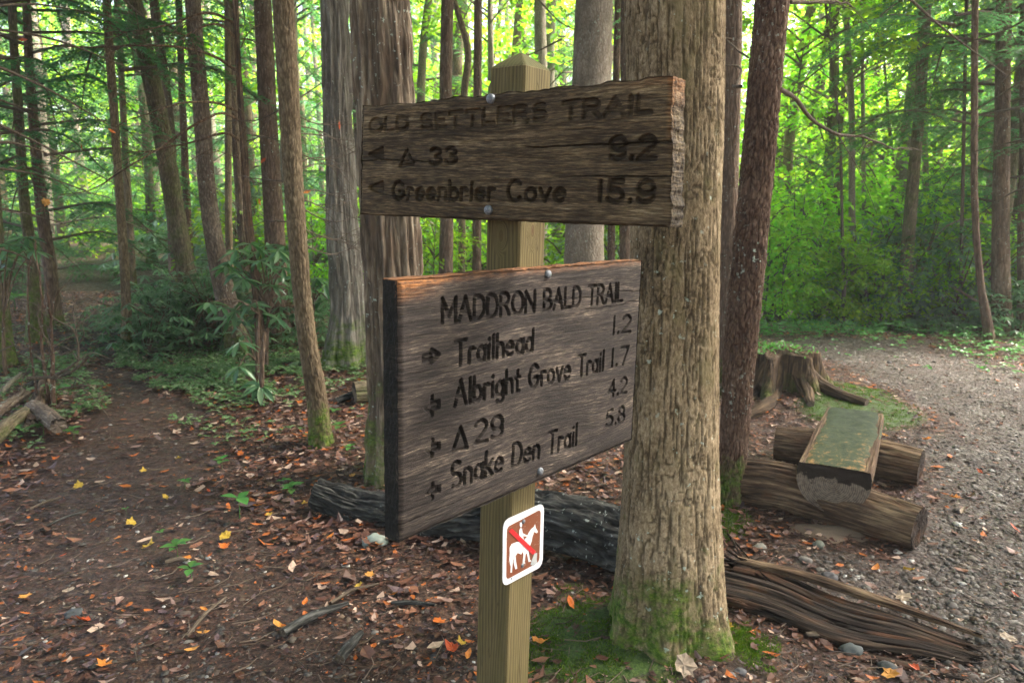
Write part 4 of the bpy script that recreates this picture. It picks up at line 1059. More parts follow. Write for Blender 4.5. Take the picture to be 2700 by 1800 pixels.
# ------------------------------------------------------------------ hemlock boughs hanging into the upper left and right corners
def bough(name, label, group, px0, px1, px2, Y0, Y1, sag=.3, width=.5, seed=0, leafmat='hemlock_leaf', r0=.012, n_t=26, category='branch', dens=1.0):
    r = np.random.default_rng(seed)
    P = [at(*px0, Y0), at(*px1, (Y0 + Y1) / 2), at(*px2, Y1)]
    o = P[0]; C = smooth_path(P, 16)
    t = thing(name, tuple(o), label, category, group)
    V, F = tube(C, np.linspace(r0, .003, 16), 5)
    obj('stem', mesh('stem', V - o, F, MAT['twig_bark'], True, {'pc': V, 'cav': np.zeros(len(V)), 'hz': np.ones((len(V), 3)) * 5}), t)
    bag = Bag(); Lb = np.linalg.norm(np.diff(C, axis=0), axis=1).sum()
    main = unit(C[-1] - C[0]); side = unit(np.cross(main, [0, 0, 1.0]))
    for s_ in (-1, 1):
        for tt in np.linspace(.12, 1, n_t):
            b = np.array([np.interp(tt, np.linspace(0, 1, 16), C[:, k_]) for k_ in range(3)])
            tl_ = width * (1.1 - .75 * tt) * r.uniform(.5, 1.2)
            d = unit(side * s_ * .8 + main * .6 + np.array([0, 0, -sag + r.normal() * .15]))
            nn = max(5, int(tl_ / .014 * dens)); f = (np.arange(nn) + .5) / nn
            base = b + d * (f * tl_)[:, None] + np.array([0, 0, -.2]) * (f ** 2 * tl_)[:, None]
            for s2 in (-1, 1):
                side2 = np.cross(d, [0, 0, 1.0]) * s2
                D = unit(side2 * .8 + d * .6 + r.normal(size=(nn, 3)) * .2)
                Nn = unit(np.array([0, 0, 1.0]) + r.normal(size=(nn, 3)) * .3)
                V, F, m_ = leaves(base, D, Nn, (.06 - .02 * f) * r.uniform(.6, 1.3, nn), .013, tri=True)
                bag.add(V, F, rnd=np.clip(np.repeat(r.normal(.45, .2, nn), m_), 0, 1))
    obj('foliage', bag.build('foliage', MAT[leafmat], False), t)
bl = [((-60, 60), (120, 90), (330, 170), 5.2, 6.2), ((-60, 130), (100, 200), (270, 300), 4.6, 5.6), ((-60, 260), (90, 330), (260, 420), 4.8, 5.4), ((-60, 200), (60, 250), (200, 260), 5.5, 7.0), ((-60, 380), (80, 400), (230, 450), 5.5, 6.4),
      ((-60, 470), (60, 490), (170, 520), 6, 7), ((-60, 20), (80, 10), (260, 40), 5, 6), ((-60, 330), (40, 330), (150, 370), 4.4, 5.0), ((250, -30), (330, 40), (430, 130), 7.0, 7.6), ((450, -30), (540, 30), (620, 90), 8.5, 9), ((-60, 560), (30, 580), (110, 620), 5.6, 6.2)]
lbl = ['drooping blue-green hemlock bough across the top left corner', 'long hemlock bough slanting down below the corner one', 'hemlock bough hanging at mid height on the left', 'short hemlock bough among the white sky patches', 'low hemlock bough at the left above the pinkish trunk', 'thin hemlock bough low at the left edge', 'topmost hemlock bough touching the upper frame at left', 'small near hemlock bough at the left edge', 'hemlock bough hanging from the top over the greenish trunk', 'hemlock bough at the top over the thin crooked trunk', 'lowest hemlock bough at the left edge']
for i, (a, b, c_, y0, y1) in enumerate(bl):
    bough('hemlock_bough', lbl[i], 'hemlock boughs at the upper left', a, b, c_, y0, y1, seed=300 + i, width=.55, n_t=24)
brr = [((2420, -20), (2330, 60), (2180, 110), 5.5, 6.6), ((2420, 120), (2340, 190), (2230, 260), 5.2, 6.2), ((2420, 300), (2350, 320), (2230, 350), 5.6, 6.8), ((2060, -30), (2160, 60), (2350, 200), 6.0, 6.6), ((2420, 420), (2330, 440), (2240, 500), 6.2, 7.2), ((1290, 90), (1230, 120), (1150, 150), 9, 9.6), ((1220, -20), (1300, 60), (1420, 70), 9.5, 10), ((2420, 30), (2380, 110), (2300, 190), 4.8, 5.4)]
lbr = ['dark hemlock bough across the upper right corner', 'dark hemlock bough below the corner one at right', 'flat grey-green bough at mid height on the right edge', 'long dark bough slanting from the top to the right edge', 'lower bough with silvery needles at the right edge', 'small hemlock bough beside the post top', 'hemlock bough at the top between post and tan trunk', 'nearest dark bough at the right edge']
for i, (a, b, c_, y0, y1) in enumerate(brr):
    bough('hemlock_bough', lbr[i], 'dark hemlock boughs at the upper right', a, b, c_, y0, y1, seed=340 + i, width=.6, n_t=24)

# ------------------------------------------------------------------ rhododendrons
def rh_leaf_mesh(seed=0):
    n = 7; t = np.linspace(0, 1, n); w = np.array([.008, .06, .105, .13, .12, .075, .004]); V = []
    for ti, wi in zip(t, w):
        z = -.18 * ti ** 2
        V += [(ti, -wi, z + wi * .35), (ti, 0, z - .012), (ti, wi, z + wi * .35)]
    return mesh('leaf', np.array(V), grid_faces(3, n), MAT['rhodo_leaf'], True, {'rnd': np.full(n * 3, .25 + .25 * seed)})
RL = [rh_leaf_mesh(s_) for s_ in range(4)]
def lookrot(d, roll=0.0):
    q = Vector(d).to_track_quat('X', 'Z').to_matrix().to_4x4()
    return q @ Matrix.Rotation(roll, 4, 'X')
def whorl_leaves(r, nl):
    out = []
    for i in range(nl):
        a = 2 * math.pi * i / nl + r.normal() * .2
        out.append((a, r.uniform(.125, .185), r.uniform(-.8, .2)))
    return out
def rhodo(px_whorls, base_px, Yd, label, seed):
    r = np.random.default_rng(seed)
    g = on(*base_px); g = np.array([g[0] * Yd / g[1], Yd, gzf(g[0] * Yd / g[1], Yd)])
    t = thing('rhododendron', tuple(g), label, 'shrub')
    hub = g + np.array([.05, 0, .55])
    V, F = tube(smooth_path([g - [0, 0, .1], g + [.02, 0, .3], hub], 8), np.linspace(.02, .014, 8), 6)
    obj('stem', mesh('stem', V - g, F, MAT['hemlock_bark'], True, {'pc': V, 'cav': np.zeros(len(V)), 'hz': np.ones((len(V), 3))}), t)
    for w, (x, y, dy) in enumerate(px_whorls):
        c = at(x, y, Yd + dy)
        h0 = hub if c[2] > hub[2] else g + np.array([0, 0, .15])
        V, F = tube(smooth_path([h0, (h0 + c) / 2 + [0, 0, .08], c], 9), np.linspace(.009, .004, 9), 5)
        obj('branch', mesh('branch', V - g, F, MAT['hemlock_bark'], True, {'pc': V, 'cav': np.zeros(len(V)), 'hz': np.ones((len(V), 3))}), t)
        for a, ln, el in whorl_leaves(r, 9):
            d = np.array([math.cos(a), math.sin(a), el]); lf = obj('leaf', RL[int(r.integers(4))], t)
            lf.matrix_local = Matrix.Translation(Vector(c - g)) @ lookrot(d, r.normal() * .3) @ Matrix.Diagonal((ln, ln, ln, 1))
rhodo([(520, 612, -.2), (545, 575, -.3), (575, 560, -.2), (640, 575, -.3), (600, 600, -.4), (560, 640, -.2), (625, 655, -.2), (650, 615, -.3), (530, 600, 0), (560, 585, .1), (595, 575, .0), (625, 590, -.1), (655, 600, .2), (600, 620, .3), (570, 625, .15), (640, 640, 0), (670, 640, .1), (610, 565, .2), (655, 565, .1), (545, 625, .3), (585, 600, -.2), (625, 620, .3), (690, 655, .2)], (612, 855), 6.6,
      'rhododendron with whorls of long leaves behind the crooked branching trunk', 1)
rhodo([(480, 695, -.3), (510, 705, 0), (540, 715, .1), (575, 700, .0), (600, 720, .2), (525, 735, .2), (560, 690, .3), (635, 730, .2), (550, 785, -.3), (548, 842, -.4), (555, 740, .3)], (590, 860), 6.4, 'lower rhododendron with drooping whorls near the mottled trunk foot', 2)
rhodo([(728, 640, 0), (745, 655, .1), (715, 655, .2), (735, 680, .1), (755, 690, 0), (690, 830, -.3), (705, 700, .3)], (715, 850), 7.0, 'rhododendron between the forward slender trunk and the grey ribbed one', 3)
rhodo([(20, 565, 0), (50, 560, .1), (75, 575, 0), (30, 600, .2), (0, 590, .1), (60, 545, .2), (20, 620, .1)], (10, 850), 6.5, 'rhododendron spray at the left edge above the brush pile', 4)
rhodo([(598, 885, 0), (590, 880, .1)], (600, 905), 5.6, 'tiny rhododendron sprout on the leaf litter below the crooked trunk', 5)
def shrub_mesh(seed, w=1.1, h=1.2, nw=150):
    r = np.random.default_rng(seed); bag = Bag()
    for i in range(nw):
        a = r.uniform(0, 2 * np.pi); q = r.random() ** .5; z = h * (.12 + .88 * r.random()); rr = w * q * (1 - .45 * (z / h) ** 2)
        c = np.array([math.cos(a) * rr, math.sin(a) * rr, z * (1 - .25 * q)])
        n = 8; an = np.arange(n) * 2 * np.pi / n + r.random()
        D = np.stack([np.cos(an), np.sin(an), np.full(n, r.uniform(-.7, 0))], 1) + r.normal(size=(n, 3)) * .12
        V, F, m_ = leaves(np.repeat(c[None], n, 0), D, np.tile([0, 0, 1.0], (n, 1)), r.uniform(.13, .2, n), .045, fold=.1)
        bag.add(V, F, rnd=np.clip(np.repeat(r.normal(.5, .25, n), m_), 0, 1))
    wood = Bag()
    for i in range(14):
        a = r.uniform(0, 6.28); q = r.uniform(.3, .9) * w
        V, F = tube(smooth_path([[0, 0, -.05], [math.cos(a) * q * .4, math.sin(a) * q * .4, h * .4], [math.cos(a) * q, math.sin(a) * q, h * .8]], 6), np.linspace(.018, .005, 6), 4)
        wood.add(V, F, pc=V, cav=np.zeros(len(V)), hz=np.ones((len(V), 3)) * 3)
    return bag.build('foliage', MAT['rhodo_leaf'], False), wood.build('stems', MAT['hemlock_bark'])
SHR = [shrub_mesh(11), shrub_mesh(12, 1.4, 1.0, 190), shrub_mesh(13, .8, 1.5, 130)]
def shrub(xd, yd, k, sc, label, group, Yd=None):
    g = on(xd, yd)
    if Yd: g = np.array([g[0] * Yd / g[1], Yd, 0]); g[2] = gzf(g[0], g[1])
    t = thing('rhododendron_shrub', tuple(g), label, 'shrub', group)
    a = obj('foliage', SHR[k][0], t); b = obj('stems', SHR[k][1], t)
    t.scale = (sc,) * 3; t.rotation_euler = (0, 0, xd * .01)
g_ = 'rhododendron bushes in the left wood'
for a in [(430, 800, 1, .75, 'glossy green bush at the foot of the greenish leaning trunk'), (385, 785, 0, .65, 'rounded rhododendron right of the slim straight trunk'), (500, 790, 2, .7, 'upright bush just left of the mottled trunk foot'), (350, 765, 1, .6, 'wide pale bush behind the slim straight trunk'),
          (700, 790, 0, .7, 'bush right of the wide dark brown trunk'), (470, 760, 0, .75, 'bush behind the mottled and greenish trunks'),
          (580, 780, 1, .8, 'bush behind the thin crooked trunk'), (340, 815, 2, .35, 'small fern-like clump at the foot of the slim straight trunk')]:
    shrub(*a, g_)
for xd, yd_, k_, sc in [(150, 24, 1, 1.6), (300, 24, 1, 1.7), (420, 17, 0, 1.3), (520, 14, 1, 1.5), (620, 13.5, 2, 1.5), (700, 13, 1, 1.5), (20, 22, 1, 1.6), (860, 13, 0, 1.5), (960, 15, 1, 1.2), (1160, 15, 1, 1.2), (1360, 14.5, 1, 1.2), (1450, 12.5, 0, 1.4)]:
    shrub(xd, 760, k_, sc, 'dim thicket bush deep between the trunks', 'thicket bushes deep in the wood', yd_)
for xd, yd_, k_, sc, lab in [(1960, 11, 2, 1.25, 'dark leafy bush around the slim grey trunk by the road'), (2080, 10.8, 2, 1.3, 'dark bush at the dark leaning trunk by the road'), (2180, 10.4, 0, 1.2, 'dark bush left of the curving trunk on the verge'), (2240, 9.9, 1, .8, 'low bush at the foot of the curving trunk'), (2340, 9.2, 1, .75, 'low bush at the right edge of the verge'), (2150, 12.5, 2, 1.6, 'tall dark bush behind the silvery thin trunk'), (2300, 11, 0, 1.3, 'shadowy bush behind the broad rough trunk')]:
    shrub(xd, 760, k_, sc, lab, 'dark bushes along the road', yd_)
# bright saplings along the far side of the road
def sapling_mesh(seed):
    bag, wood = broad_crown(seed, rad=1.0, h0=.3, h1=2.2, ncl=46, nl=30, size=.12)
    return crown_mesh('sapling_foliage', (bag, wood), 'broad_leaf')
SAP = [sapling_mesh(500), sapling_mesh(501)]
def stem_mesh():
    V, F = tube(smooth_path([[0, 0, -.05], [.05, 0, 1], [0, .05, 2.2]], 8), np.linspace(.02, .006, 8), 5)
    return mesh('stem', V, F, MAT['twig_bark'], True, {'pc': V, 'cav': np.zeros(len(V)), 'hz': np.ones((len(V), 3)) * 3})
SST = stem_mesh()
for i, (xd, yd_, s_) in enumerate([(1750, 10.2, .8), (1790, 9.8, .55), (1830, 11, .9), (1870, 10.4, .7), (1905, 11.5, .9), (1930, 9.8, .5), (1985, 10.6, .6), (2020, 9.9, .5), (2045, 11.4, .9), (2120, 11.0, .8), (2160, 10.0, .5), (1800, 12.5, 1.1), (1880, 13, 1.2), (1960, 13.4, 1.2), (2210, 11.6, .8), (2100, 13.2, 1.2), (2280, 10.2, .5), (2330, 10.4, .6), (1760, 13, 1.2), (850, 11, .8), (970, 12, .9), (1000, 10, .6), (1070, 11.5, .9), (1290, 11, .9), (1400, 11.5, 1.0), (730, 11, .7), (560, 12, .8)]):
    d = ray(xd, 760); x = d[0] * yd_ / d[1]
    right_ = xd > 1700
    t = thing('sapling', (x, yd_, gzf(x, yd_)), 'leafy bright green sapling on the far side of the gravel road' if right_ else 'leafy sapling standing deep between the trunks', 'sapling', 'saplings across the road' if right_ else 'saplings deep in the wood')
    obj('stem', SST, t); obj('crown', SAP[i % 2], t)
    t.scale = (s_,) * 3; t.rotation_euler = (0, 0, i * 1.1)

# ------------------------------------------------------------------ fallen logs
def log_obj(name, pts, radii, mat, kind, amp, seed, parent=None, nu=70, nv=160, origin=None, jag=.0, endmat=None, flat_top=None, squash=1.0, lump=.22, **props):
    CR = smooth_path(np.column_stack([pts, radii]), nv)
    C, R = CR[:, :3], CR[:, 3]
    o = np.array(origin if origin is not None else C[nv // 2])
    T, A, B = frames(C); th = np.linspace(0, 2 * np.pi, nu, endpoint=False)
    # make B point up as far as possible
    upw = np.array([0, 0, 1.0]); B2 = upw - T * (T @ upw)[:, None]; B2 = unit(B2); A2 = np.cross(B2, T)
    s = np.concatenate([[0], np.cumsum(np.linalg.norm(np.diff(C, axis=0), axis=1))])
    TH, SS = np.meshgrid(th, s); R0 = float(np.median(R)); cx, cy_ = np.cos(TH) * R0, np.sin(TH) * R0
    if kind == 'furrow':
        w = fbm(cx * 8, cy_ * 8, SS * 2, seed + 2, 3); r_ = np.abs(fbm(cx * 34 + w * .5, cy_ * 34, SS * 4.5 + w * .5, seed, 2) - .5) * 2
        cav = 1 - sstep(.02, .25, r_); d = (sstep(0, .35, r_) - .6) * amp * .9 + (fbm(cx * 90, cy_ * 90, SS * 26, seed + 9, 3) - .5) * amp * 1.1
    else:
        w = fbm(cx * 9, cy_ * 9, SS * 3, seed + 2, 3); l_ = np.abs(fbm(cx * 34 + w * .6, cy_ * 34, SS * 1.5, seed, 2) - .5); cav = (1 - sstep(.008, .055, l_)) * sstep(.3, .55, noise(cx * 9, cy_ * 9, SS * 4, seed + 3)); d = -cav * amp * 1.6 + (fbm(cx * 90, cy_ * 90, SS * 7, seed + 5, 3) - .5) * amp * 1.3
    d = d + (fbm(cx * 6, cy_ * 6, SS * 3, seed + 4, 3) - .5) * R0 * lump
    RR = R[:, None] + d
    V2x, V2y = np.cos(TH) * RR, np.sin(TH) * RR * squash
    if flat_top is not None: V2y = np.minimum(V2y, flat_top + (fbm(cx * 14, cy_ * 14, SS * 5, seed + 6, 3) - .5) * .006)
    adv = (fbm(np.cos(TH) * 3, np.sin(TH) * 3, 2, seed + 12, 3) - .5) * jag
    V = C[:, None] + V2x[..., None] * A2[:, None] + V2y[..., None] * B2[:, None]
    e0 = sstep(.12, 0, SS / s[-1]); e1 = sstep(.88, 1, SS / s[-1])
    V = V - T[:, None] * (adv * e0)[..., None] + T[:, None] * (adv * e1)[..., None]
    V = V.reshape(-1, 3); n0 = len(V)
    Fq = grid_faces(nu, nv, True)
    # end caps as concentric rings
    Vs = [V]; Fqs = [Fq]; tris = []; pcs = [np.stack([cx + seed, cy_, SS], -1).reshape(-1, 3)]; cvs = [cav.ravel()]; mi = [np.zeros(len(Fq), int)]
    base = n0
    for ring0, sg in ((np.arange(nu), 1), (np.arange(nu) + (nv - 1) * nu, -1)):
        cen = V[ring0].mean(0); prev = ring0
        for f in (.998, .75, .5, .25, .004):
            Q = cen + (V[ring0] - cen) * f + (noise(th * 3, f * 5, 0, seed)[:, None] - .5) * T[0 if sg == 1 else -1] * .01
            new = base + np.arange(nu); base += nu; Vs.append(Q); nx = np.roll(np.arange(nu), -1)
            Fqs.append(np.stack([prev, new, new[nx], prev[nx]], 1) if sg == -1 else np.stack([prev, prev[nx], new[nx], new], 1)); mi.append(np.ones(nu, int)); prev = new
            pcs.append(np.stack([(Q - cen) @ A2[0], (Q - cen) @ B2[0], np.zeros(nu)], 1)); cvs.append(np.zeros(nu))
    V = np.vstack(Vs)
    me = mesh(name, V - o, [np.concatenate(Fqs)], MAT[mat], True, {'pc': np.vstack(pcs), 'cav': np.concatenate(cvs), 'hz': np.ones((len(V), 3)) * 2})
    me.materials.append(MAT[endmat or 'end_grain'])
    me.polygons.foreach_set('material_index', np.concatenate(mi).astype(np.int32))
    ob = obj(name, me, parent, None if parent is not None else tuple(o), **props)
    return ob, C, R, o
m = M('end_grain'); p = m.attr('pc')
sx = m.node('ShaderNodeSeparateXYZ', {0: p})
rad = m.math('SQRT', m.math('ADD', m.math('MULTIPLY', sx.outputs[0], sx.outputs[0]), m.math('MULTIPLY', sx.outputs[1], sx.outputs[1])))
rg = m.math('SINE', m.math('ADD', m.math('MULTIPLY', rad, 700), m.math('MULTIPLY', m.noise(p, 12, 2), 5)))
c = m.ramp(m.math('MULTIPLY_ADD', rg, .12, m.noise(p, 60, 4)), [(.3, (.085, .065, .05)), (.7, (.21, .165, .125))])
c = m.mix(m.ramp(m.math('ADD', m.math('MULTIPLY', sx.outputs[1], 7), m.noise(p, 16, 3)), [(.60, 0.0), (.66, .95)]), c, (.018, .012, .009))
MAT['end_grain'] = m.done(c, .85, m.bump(rg, .3, .001), .2)
m = M('green_slab_top'); p = m.attr('pc')
sxx = m.node('ShaderNodeSeparateXYZ', {0: p})
f = m.math('ADD', m.noise(m.scale(p, (1, 1, 1)), 26, 5, .7), m.math('ADD', m.math('MULTIPLY', m.math('POWER', m.math('ABSOLUTE', sxx.outputs[0]), 3), 30), m.math('MULTIPLY', m.math('SUBTRACT', .42, sxx.outputs[2]), .20)))
c = m.ramp(f, [(.30, (.012, .02, .010)), (.47, (.03, .046, .022)), (.60, (.055, .066, .026)), (.68, (.26, .14, .05)), (.78, (.38, .21, .08))])
c = m.mix(m.math('MULTIPLY', m.noise(m.scale(p, (40, 40, 4)), 2, 4), .35), c, (.02, .03, .015))
MAT['green_top'] = m.done(c, .75, m.bump(m.noise(p, 60, 4), .5, .006), .3)

# charred log from the left of the lower board to the tan trunk
gA = on(728, 1175); gA[2] += .07
pts = [at(722, 1128, gA[1]), at(800, 1158, gA[1] - .02), at(980, 1190, gA[1] - .18), at(1250, 1190, gA[1] - .42), at(1440, 1245, gA[1] - .62), at(1540, 1280, gA[1] - .8)]
rad_ = [mpp(pts[0]) * 28, mpp(pts[0]) * 38, mpp(pts[2]) * 48, mpp(pts[3]) * 62, mpp(pts[4]) * 70, mpp(pts[5]) * 66]
log_obj('charred_log', pts, rad_, 'charred_bark', 'furrow', .022, 3, nu=110, nv=260, label='blackened furrowed log lying behind the signpost', category='log')
# rotten log splitting apart towards the road
rotten = thing('rotten_log', tuple(on(1950, 1430)), 'dark rotten log split lengthwise, running from the tan trunk to the road', 'log')
oro = np.array(rotten.location)
def lowlog(pix, hs, mat, seed, name, **kw):
    P = [on(x, y) + np.array([0, 0, h_]) for (x, y), h_ in pix]
    o_, C_, R_2, _ = log_obj(name, P, hs, mat, 'fibre', kw.pop('amp', .011), seed, rotten, 40, 150, oro, jag=.1, endmat='rotten_wood', **kw)
for i in range(10):
    q = (i + .5) / 10; e_ = [((1615, 1300), (1740, 1318), (1900, 1385), (2080, 1440), (2270, 1492)), ((1620, 1390), (1770, 1430), (1930, 1487), (2110, 1512), (2235, 1532))]
    hh = .045 * (1 - (2 * q - 1) ** 2) + .012 + rng.uniform(-.012, .012)
    j0, j1 = rng.uniform(0, .5) * (i % 2), rng.uniform(0, .35)
    px_ = [tuple(np.array(a_) * (1 - q) + np.array(b_) * q) for a_, b_ in zip(*e_)]
    px_[-1] = tuple(np.array(px_[-1]) * (1 - j1) + np.array(px_[-2]) * j1)
    if j0 > .15: px_[0] = tuple(np.array(px_[0]) * (1 - j0) + np.array(px_[1]) * j0)
    rr = rng.uniform(.016, .029)
    lowlog([(p_, hh * f_) for p_, f_ in zip(px_, (1.25, 1.1, .9, .7, .35))], [rr * 1.1, rr, rr, rr * .9, rr * .5], 'rotten_wood', 5 + i, 'slat', squash=rng.uniform(.6, .95))
lowlog([((1700, 1340), .10), ((1850, 1370), .085), ((2050, 1432), .075), ((2240, 1482), .045)], [.02, .026, .024, .012], 'dead_wood', 9, 'splinter', squash=.7)
lowlog([((1940, 1500), .0), ((2080, 1530), .0), ((2200, 1560), .0)], [.018, .022, .012], 'rotten_wood', 11, 'splinter', squash=.7)
# thin dead roots and twigs trailing beside the tan trunk
for i in range(9):
    P = [on(1650 + i * 6, 1280 + i * 9) + np.array([0, 0, .13 - i * .01]), on(1720 + i * 9, 1330 + i * 12) + np.array([0, 0, .09 - .006 * i]), on(1790 + i * 14, 1385 + i * 12) + np.array([0, 0, .02])]
    V, F = tube(smooth_path(np.array(P) + rng.normal(size=(3, 3)) * .02, 10), np.linspace(.006, .002, 10), 4)
    obj('splinter', mesh('splinter', V - oro, F, MAT['rotten_wood'], True, {'pc': V, 'cav': np.zeros(len(V)), 'hz': np.ones((len(V), 3))}), rotten)

# ---- log bench: half-log seat across two round logs
bench = thing('log_bench', tuple(on(1960, 1190)), 'low bench of a green-topped half log laid across two round logs', 'bench')
ob_ = np.array(bench.location)
gF = on(1900, 1190)       # foot of the front supporting log
YF = gF[1]
P = [on(1640, 1150) + [0, .06, .10], on(1800, 1175) + [0, .04, .115], on(1960, 1215) + [0, .02, .10], on(2112, 1262) + [0, .02, .095]]
YB = on(1950, 1090)[1]
log_obj('support_log', P, [.115, .12, .11, .10], 'dead_wood', 'fibre', .008, 13, bench, 130, 200, ob_, endmat='rotten_wood')
P = [on(1790, 1065) + [0, .08, .105], on(1930, 1085) + [0, .06, .11], on(2122, 1120) + [0, .05, .095]]
log_obj('support_log', P, [.105, .115, .10], 'dead_wood', 'fibre', .008, 17, bench, 130, 200, ob_, endmat='rotten_wood')
# seat: front face centred near (1912,1112), running back to (1955,960)
Yf = on(1905, 1195)[1] - .12
f0 = at(1913, 1098, Yf); zseat = f0[2]
def atz(x, y, z): d = ray(x, y); return EYEP + d * ((z - EYE) / d[2])
f1 = atz(1962, 962, zseat)
ft = zseat - f0[2]
f0m = f0 - np.array([0, 0, .0])
seat, *_ = log_obj('seat', [f0m, f0m * .5 + f1 * .5, f1], [.168, .168, .162], 'dead_wood', 'fibre', .0018, 19, bench, 90, 120, ob_, flat_top=.055, lump=.06)
# green upper face as its own sheet, 3 mm proud
T_ = unit(f1 - f0); Sx = unit(np.cross(T_, [0, 0, 1.0])); nx_, ny_ = 26, 70
uu, tt = np.meshgrid(np.linspace(-1, 1, nx_), np.linspace(0, 1, ny_))
hw = np.sqrt(.162 ** 2 - .055 ** 2) * 1.0
edge = 1 + (fbm(tt * 3.5, np.sign(uu) * 3, 0, 55, 4) - .5) * .34
Ptop = f0 + T_ * (tt * np.linalg.norm(f1 - f0))[..., None] + Sx * (uu * hw * edge)[..., None] + np.array([0, 0, 1.0]) * (.0605 + (fbm(uu * 3, tt * 12, 0, 56, 3) - .5) * .008 - .012 * np.abs(uu) ** 6)[..., None]
obj('seat_top', mesh('seat_top', Ptop.reshape(-1, 3) - ob_, grid_faces(nx_, ny_), MAT['green_top'], True, {'pc': np.stack([uu * hw, uu * 0, tt * .9], -1).reshape(-1, 3)}), bench, label='flat upper face stained green with orange worn patches')

# ---- stump with spreading roots and a mossy cap
gs = on(1800, 905); gs = gs + np.array([0, .25, 0]); gs[2] = gzf(gs[0], gs[1])
stump = thing('stump', tuple(gs), 'old stump with splayed roots and green plants on top beside the road', 'stump')
def stump_mesh():
    nu, nv = 140, 60; th = np.linspace(0, 2 * np.pi, nu, endpoint=False); h = np.linspace(-.08, .27, nv)
    TH, H_ = np.meshgrid(th, h)
    lob = np.maximum(np.cos(7 * TH + .6 * np.sin(3 * TH) + 1.0), -.35)
    f = np.exp(-np.clip(H_, 0, 1) / .17)
    R_ = .25 * (1 + .22 * np.cos(7 * TH + 1 + .6 * np.sin(3 * TH))) + f * (.05 + .14 * lob) + (np.abs(fbm(np.cos(TH) * 9, np.sin(TH) * 9, H_ * 1.5, 8, 3) - .5)) * .07
    V = np.stack([np.cos(TH) * R_, np.sin(TH) * R_ * .9, H_ + (H_ > .24) * (fbm(np.cos(TH) * 3, np.sin(TH) * 3, 0, 4) - .5) * .1], -1).reshape(-1, 3)
    Vs = [V]; Fs = [grid_faces(nu, nv, True)]; prev = np.arange(nu) + (nv - 1) * nu; base = len(V); cen = V[prev].mean(0)
    for f_ in (.8, .5, .2, .03):
        Q = cen + (V[(nv - 1) * nu:] - cen) * f_ + [0, 0, .03 * (1 - f_)] + rng.normal(size=(nu, 3)) * .004
        new = base + np.arange(nu); base += nu; Vs.append(Q); nx = np.roll(np.arange(nu), -1); Fs.append(np.stack([prev, new, new[nx], prev[nx]], 1)[:, ::-1]); prev = new
    V = np.vstack(Vs)
    return mesh('body', V, np.concatenate(Fs), MAT['stump_wood'], True, {'pc': V * [1, 1, 1], 'cav': np.zeros(len(V)), 'hz': np.stack([V[:, 2]] * 3, 1)})
obj('body', stump_mesh(), stump)
for px in [[(1800, 860), (1775, 905), (1745, 950), (1715, 965)], [(1822, 870), (1850, 905), (1862, 935)], [(1850, 860), (1880, 895), (1915, 912), (1990, 935)], [(1768, 870), (1735, 905), (1715, 930)]]:
    n_ = len(px)
    P = [gs + [(-.05 if px[0][0] < 1810 else .1), -.12, .20]] + [on(*q) + [0, 0, .03] for q in px[1:]]
    o2, *_ = log_obj('root', P, list(np.linspace(.085, .028, n_)), 'stump_wood', 'fibre', .006, px[0][0] % 50, stump, 26, 50, gs)
def tufts(name, cx, cy_, cz, w, d, n, mat, size, parent=None, seed=0, h=.03, **pr):
    r = np.random.default_rng(seed)
    P = np.stack([cx + r.normal(size=n) * w, cy_ + r.normal(size=n) * d, np.full(n, cz)], 1)
    if parent is None: P[:, 2] = gz(P[:, 0], P[:, 1]) + r.uniform(0, h, n)
    else: P[:, 2] += r.uniform(0, h, n)
    D = unit(r.normal(size=(n, 3)) + [0, 0, .4]); Nn = unit(r.normal(size=(n, 3)) * .4 + [0, 0, 1])
    V, F, m_ = leaves(P, D, Nn, r.uniform(.5, 1.2, n) * size, size * .6)
    return obj(name, mesh(name, V, F, MAT[mat], False, {'rnd': np.clip(np.repeat(r.normal(.5, .25, n), m_), 0, 1)}), parent, **pr)
tufts('leafy_cap', 0, 0, .275, .15, .12, 260, 'seedling_leaf', .035, stump, 5, .05, kind='stuff')

# ---- brush pile and bare sapling at the left edge
sapl = thing('dead_sapling', tuple(on(120, 945)), 'reddish bare sapling with curving twigs standing in the brush pile', 'sapling')
osa = np.array(sapl.location); Ys = float(osa[1])
def zl(x, y): return (x / 2.571, 522.7 + y / 2.571)
for i, (b, r0, nm) in enumerate([([(310, 1060), (305, 880), (300, 700), (285, 480), (265, 300)], .022, 'stem'), ([(300, 1050), (240, 700), (225, 480), (205, 270), (190, 95)], .015, 'stem'), ([(165, 500), (165, 300), (170, 150)], .010, 'stem'),
                                 ([(310, 890), (420, 810), (460, 770), (520, 750)], .013, 'branch'), ([(460, 770), (462, 680), (440, 600), (360, 560), (250, 480)], .009, 'branch'), ([(520, 760), (470, 830), (400, 900), (360, 945)], .012, 'branch'),
                                 ([(270, 800), (190, 740), (100, 710), (20, 650)], .009, 'branch'), ([(160, 890), (300, 880), (420, 870)], .016, 'branch'), ([(370, 950), (450, 945), (520, 960)], .010, 'branch'), ([(360, 750), (450, 730)], .009, 'branch'),
                                 ([(460, 690), (445, 600), (430, 500), (425, 430)], .005, 'branch'), ([(300, 700), (250, 600), (235, 480)], .006, 'branch')]):
    pts = [at(*zl(*q), Ys + .05 * math.sin(j + i)) for j, q in enumerate(b)]
    if nm == 'stem': pts[0][2] = min(pts[0][2], osa[2] - .02)
    obj(nm, branch_mesh(pts, r0, .004, osa, twigs=2, seed=90 + i).build(nm, MAT['red_bark'] if nm == 'stem' else MAT['twig_bark']), sapl)
